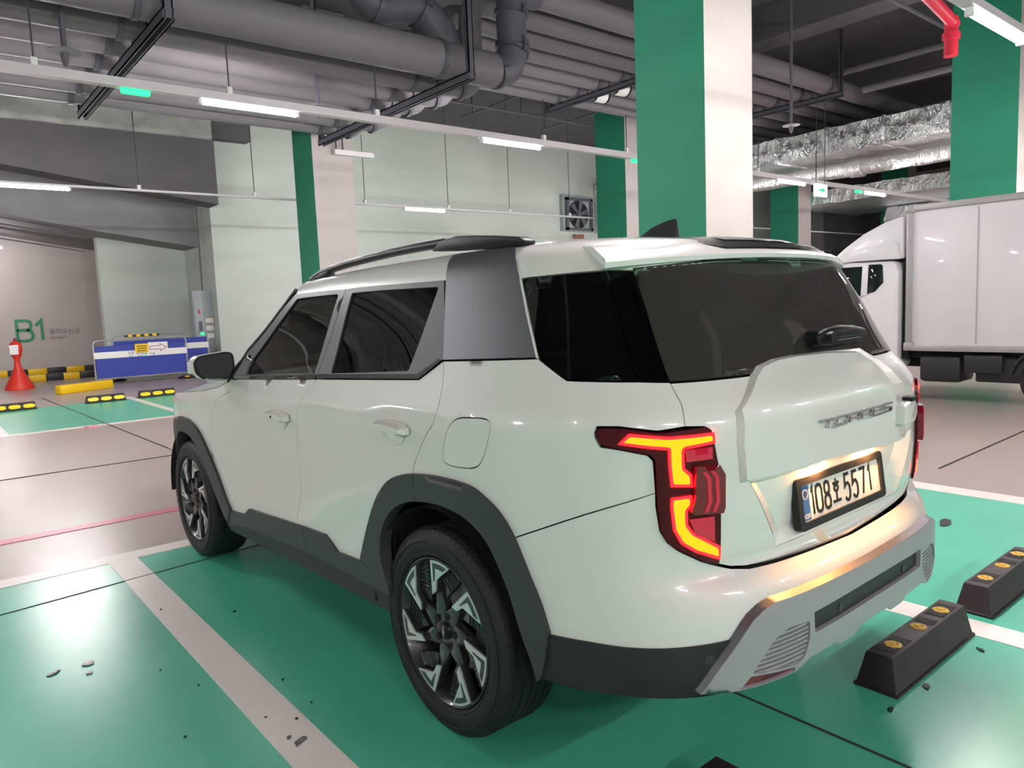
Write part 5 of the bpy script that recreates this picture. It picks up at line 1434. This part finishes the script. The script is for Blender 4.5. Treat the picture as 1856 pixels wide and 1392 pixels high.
# ---------------- door handles and mirrors
def on_surf(aa, vv, sd, off=0.):
    return Vector(offsurf(np.array([sd * aa]), np.array([vv]), off)[0])
for sd in (L_, R_):
    for (aa, vv) in ((2.860, 1.020), (1.872, 1.066)):
        ht = empty('door_handle', (0, 0, 0), 0, car)
        cup = [(aa + .012 + .078 * math.cos(q), vv - .014 + .046 * math.sin(q)) for q in np.linspace(0, 2 * math.pi, 24, endpoint=False)]
        cup_i = [(aa + .012 + .050 * math.cos(q), vv - .014 + .026 * math.sin(q)) for q in np.linspace(0, 2 * math.pi, 24, endpoint=False)]
        plateau('cup', cup, cup_i, .004, -.001, M['paint'], sd, ht, .02)
        gp = [(aa + .100, vv + .006), (aa + .092, vv + .022), (aa + .02, vv + .026), (aa - .075, vv + .020), (aa - .098, vv + .010), (aa - .098, vv - .012), (aa - .075, vv - .020), (aa + .01, vv - .014), (aa + .085, vv - .006)]
        gi = [(aa + (p[0] - aa) * .90, vv + .004 + (p[1] - vv - .004) * .55) for p in gp]
        plateau('grip', gp, gi, .022, .044, M['paint'], sd, ht, .03)
        V, F, N = surf_patch(gp, sd, .022, .018, .03, 0)
        mesh_obj('grip_base', V, F, M['paint'], ht, None, N)
        if aa > 2:
            pc = on_surf(aa + .012, vv + .003, sd, .0435); nn = Vector(Nrm(np.array([sd * aa]), np.array([vv]))[0])
            MB().cyl(pc, pc + nn * .003, .006, n=12).obj('key_hole', M['black_plastic'], ht)
    # wing mirror
    mr_ = empty('wing_mirror', (0, 0, 0), 0, car)
    sec = [(-1.075, 1.255), (-1.045, 1.283), (-.905, 1.300), (-.872, 1.285), (-.868, 1.205), (-.900, 1.150), (-1.035, 1.156), (-1.07, 1.195)]
    sec = fillet(sec, .02, 3)
    c_ = (-.965, 1.225)
    V, F = [], []
    rings = [(1.925, .90), (1.930, 1.0), (1.97, 1.0), (2.03, .93), (2.08, .74), (2.11, .42)]
    n_ = len(sec)
    for (y, k_) in rings:
        for (x, z) in sec: V.append((-sd * (c_[0] + (x - c_[0]) * k_), y + (.03 if x < -1.02 else 0) * 1.0, c_[1] + (z - c_[1]) * k_))
    for r_ in range(len(rings) - 1):
        for i in range(n_): F.append((r_ * n_ + i, r_ * n_ + (i + 1) % n_, (r_ + 1) * n_ + (i + 1) % n_, (r_ + 1) * n_ + i))
    F.append(tuple((len(rings) - 1) * n_ + i for i in range(n_)))
    MB().add(V, F).obj('mirror_cover', M['paint'], mr_, 50)
    def mring(name, k0, y0, y1, m):
        V = [(-sd * (c_[0] + (x - c_[0]) * k0), y0 + (.03 if x < -1.02 else 0), c_[1] + (z - c_[1]) * k0) for x, z in sec] + [(-sd * (c_[0] + (x - c_[0]) * k0 * .99), y1 + (.03 if x < -1.02 else 0), c_[1] + (z - c_[1]) * k0 * .99) for x, z in sec]
        F = [(i, (i + 1) % n_, n_ + (i + 1) % n_, n_ + i) for i in range(n_)] + [tuple(range(n_)), tuple(n_ + i for i in reversed(range(n_)))]
        return MB().add(V, F).obj(name, m, mr_, 40)
    mring('mirror_rim', .985, 1.918, 1.99, M['gloss_black'])
    mring('mirror_glass', .86, 1.912, 1.92, M['dark_glass'])
    MB().prism([(1.95, 1.14), (2.06, 1.13), (2.05, 1.20), (1.96, 1.20)], lambda a, b, d: (sd * d, a, b), .87, .98).obj('mirror_foot', M['paint'], mr_, 40, .01)
    MB().box(min(-sd * -1.082, -sd * -1.066), max(-sd * -1.082, -sd * -1.066), 1.985, 2.03, 1.19, 1.25).obj('turn_lamp', M['white_plastic'], mr_, 40, .004)

# ---------------- wheels
def wheel():
    t = empty('wheel', (0, 0, 0), 0, car)
    # tyre, outer side at -x
    prof = [(-.095, .258), (-.112, .266), (-.122, .285), (-.1235, .305), (-.121, .325), (-.114, .343), (-.103, .356), (-.088, .3625)]
    tread = []
    for (x0, x1) in ((-.088, -.052), (-.044, -.016), (-.008, .008 + .008), (.024, .052), (.060, .088)):
        tread += [(x0, .364), (x1, .364), (x1 + .0008, .357), (x1 + .0072, .357)]
    prof += tread[:-2] + [(.088, .3625), (.103, .356), (.114, .343), (.1235, .305), (.122, .285), (.095, .258)]
    ty = MB().lathe(prof, 96, 'x').obj('tyre', M['tyre'], t, 30)
    # shoulder tread blocks
    sb_ = MB()
    for k in range(72):
        a = 2 * math.pi * k / 72
        for sx in (-1, 1):
            q = []
            for (da, xx_, rr) in ((-.026, .080, .3655), (.026, .080, .3655), (.026, .1035, .3575), (-.026, .1035, .3575), (-.026, .118, .338), (.026, .118, .338)):
                q.append((sx * xx_, rr * math.cos(a + da), rr * math.sin(a + da)))
            sb_.add(q, [(0, 1, 2, 3), (3, 2, 5, 4)])
    s_ = sb_.obj('shoulder_block', M['tyre'], ty); s_['kind'] = 'stuff'
    MB().lathe([(-.1245, .318), (-.1255, .320), (-.1255, .323), (-.1235, .325)], 96, 'x').lathe([(-.119, .272), (-.121, .274), (-.121, .277), (-.1195, .279)], 96, 'x').obj('sidewall_ring', M['tyre'], ty, 60)
    # rim barrel with lip
    rim = MB().lathe([(-.088, .240), (-.100, .247), (-.110, .2515), (-.1145, .2560), (-.113, .261), (-.098, .260)], 72, 'x').lathe([(-.088, .240), (-.055, .228), (.09, .222)], 72, 'x').obj('rim', M['rim_dark'], t, 40)
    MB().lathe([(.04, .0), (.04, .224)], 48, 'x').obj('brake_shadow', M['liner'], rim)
    MB().lathe([(-.005, .06), (-.005, .165), (.012, .165), (.012, .06)], 48, 'x', close=True).obj('brake_disc', M['alu'], rim, 40)
    pol = lambda r, d: (r * math.cos(math.radians(d)), r * math.sin(math.radians(d)))
    xf = -.112   # face plane
    for k in range(7):
        th = 101 + k * 360 / 7
        # seen from the left: angle grows counter-clockwise from the car's rear (-y)
        def fn(a, b, d): return (d, -a, b)
        def pg(l): return [pol(r, th + d) for r, d in l]
        sp = MB().prism(pg([(.1405, -2.5), (.130, 9.5), (.068, 38), (.058, 20), (.058, -18), (.085, -16)]), fn, xf + .016, xf + .05).obj('spoke', M['rim_dark'], rim, 40, .004)
        MB().prism(pg([(.250, .5), (.251, -6), (.251, -13), (.251, -20), (.250, -26.5), (.183, -6.5), (.140, -3.0), (.129, 9.5)]), fn, xf + .004, xf + .04).obj('spoke_arm', M['rim_dark'], rim, 40, .002)
        cut = MB().prism(pg([(.250, 0), (.251, -6), (.251, -13), (.251, -20), (.2495, -26), (.183, -6.2), (.1415, -2.5), (.131, 8.5)]), fn, xf - .001, xf + .006).obj('cut_face', M['rim_cut'], sp)
        MB().prism(pg([(.2415, -3.0), (.242, -9), (.242, -16), (.2415, -22.5), (.2235, -18.0), (.2245, -12), (.224, -6.2), (.180, -3.2), (.175, -1.2), (.205, -2.2)]), fn, xf - .0022, xf + .004).obj('cut_groove', M['rim_dark'], sp)
        vn = MB().prism(pg([(.180, -8), (.243, -27.5), (.238, -38), (.150, -26), (.118, -14)]), fn, xf + .024, xf + .045).obj('vane', M['rim_dark'], sp, 40, .002)
        rg = MB()
        for j in range(6):
            f = .12 + j * .15
            p0 = Vector(pol(.180, th - 8)).lerp(Vector(pol(.243, th - 27.5)), f); p1 = Vector(pol(.140, th - 22)).lerp(Vector(pol(.236, th - 37)), f)
            rg.sweep([fn(p0.x, p0.y, xf + .022), fn(p1.x, p1.y, xf + .022)], .0035, 6)
        rg.obj('vane_ribs', M['rim_dark'], vn, 60)
    hb_ = MB().lathe([(xf + .02, .0), (xf + .02, .062), (xf + .03, .072), (xf + .05, .074)], 40, 'x').obj('hub', M['rim_dark'], rim, 40)
    MB().lathe([(xf + .008, .0), (xf + .009, .026), (xf + .013, .031), (xf + .022, .032)], 32, 'x').obj('centre_cap', M['gloss_black'], hb_, 60)
    cl = MB(); z_ = .018
    for ch in 'KGM':
        stroke_mesh(cl, STROKES[ch], 0, 0, .010, .009, .0022, lambda a, b, d, z0=z_: (d, -(b - .0045), z0 - a), xf + .0085, xf + .0068)
        z_ -= .0135
    cl.obj('cap_letters', M['chrome'], hb_)
    for k in range(5):
        a = math.radians(72 * k + 74)
        MB().lathe([(xf + .0140, .0), (xf + .0140, .0135), (xf + .030, .0140)], 16, 'x', (0, -.056 * math.cos(a), .056 * math.sin(a))).obj('lug_hole', M['liner'], hb_, 40)
    return t
w0_ = wheel()
wheels = [(-.806, 0.0, .364, 0, 0), (-.806, 2.68, .364, 0, .35), (.806, 0.0, .364, math.pi, .2), (.806, 2.68, .364, math.pi, .6)]
for i, (x, y, z, rz, spin) in enumerate(wheels):
    w_ = w0_ if i == 0 else copy_tree(w0_, car)
    w_.location = (x, y, z); w_.rotation_euler = (spin if rz == 0 else -spin, 0, rz)
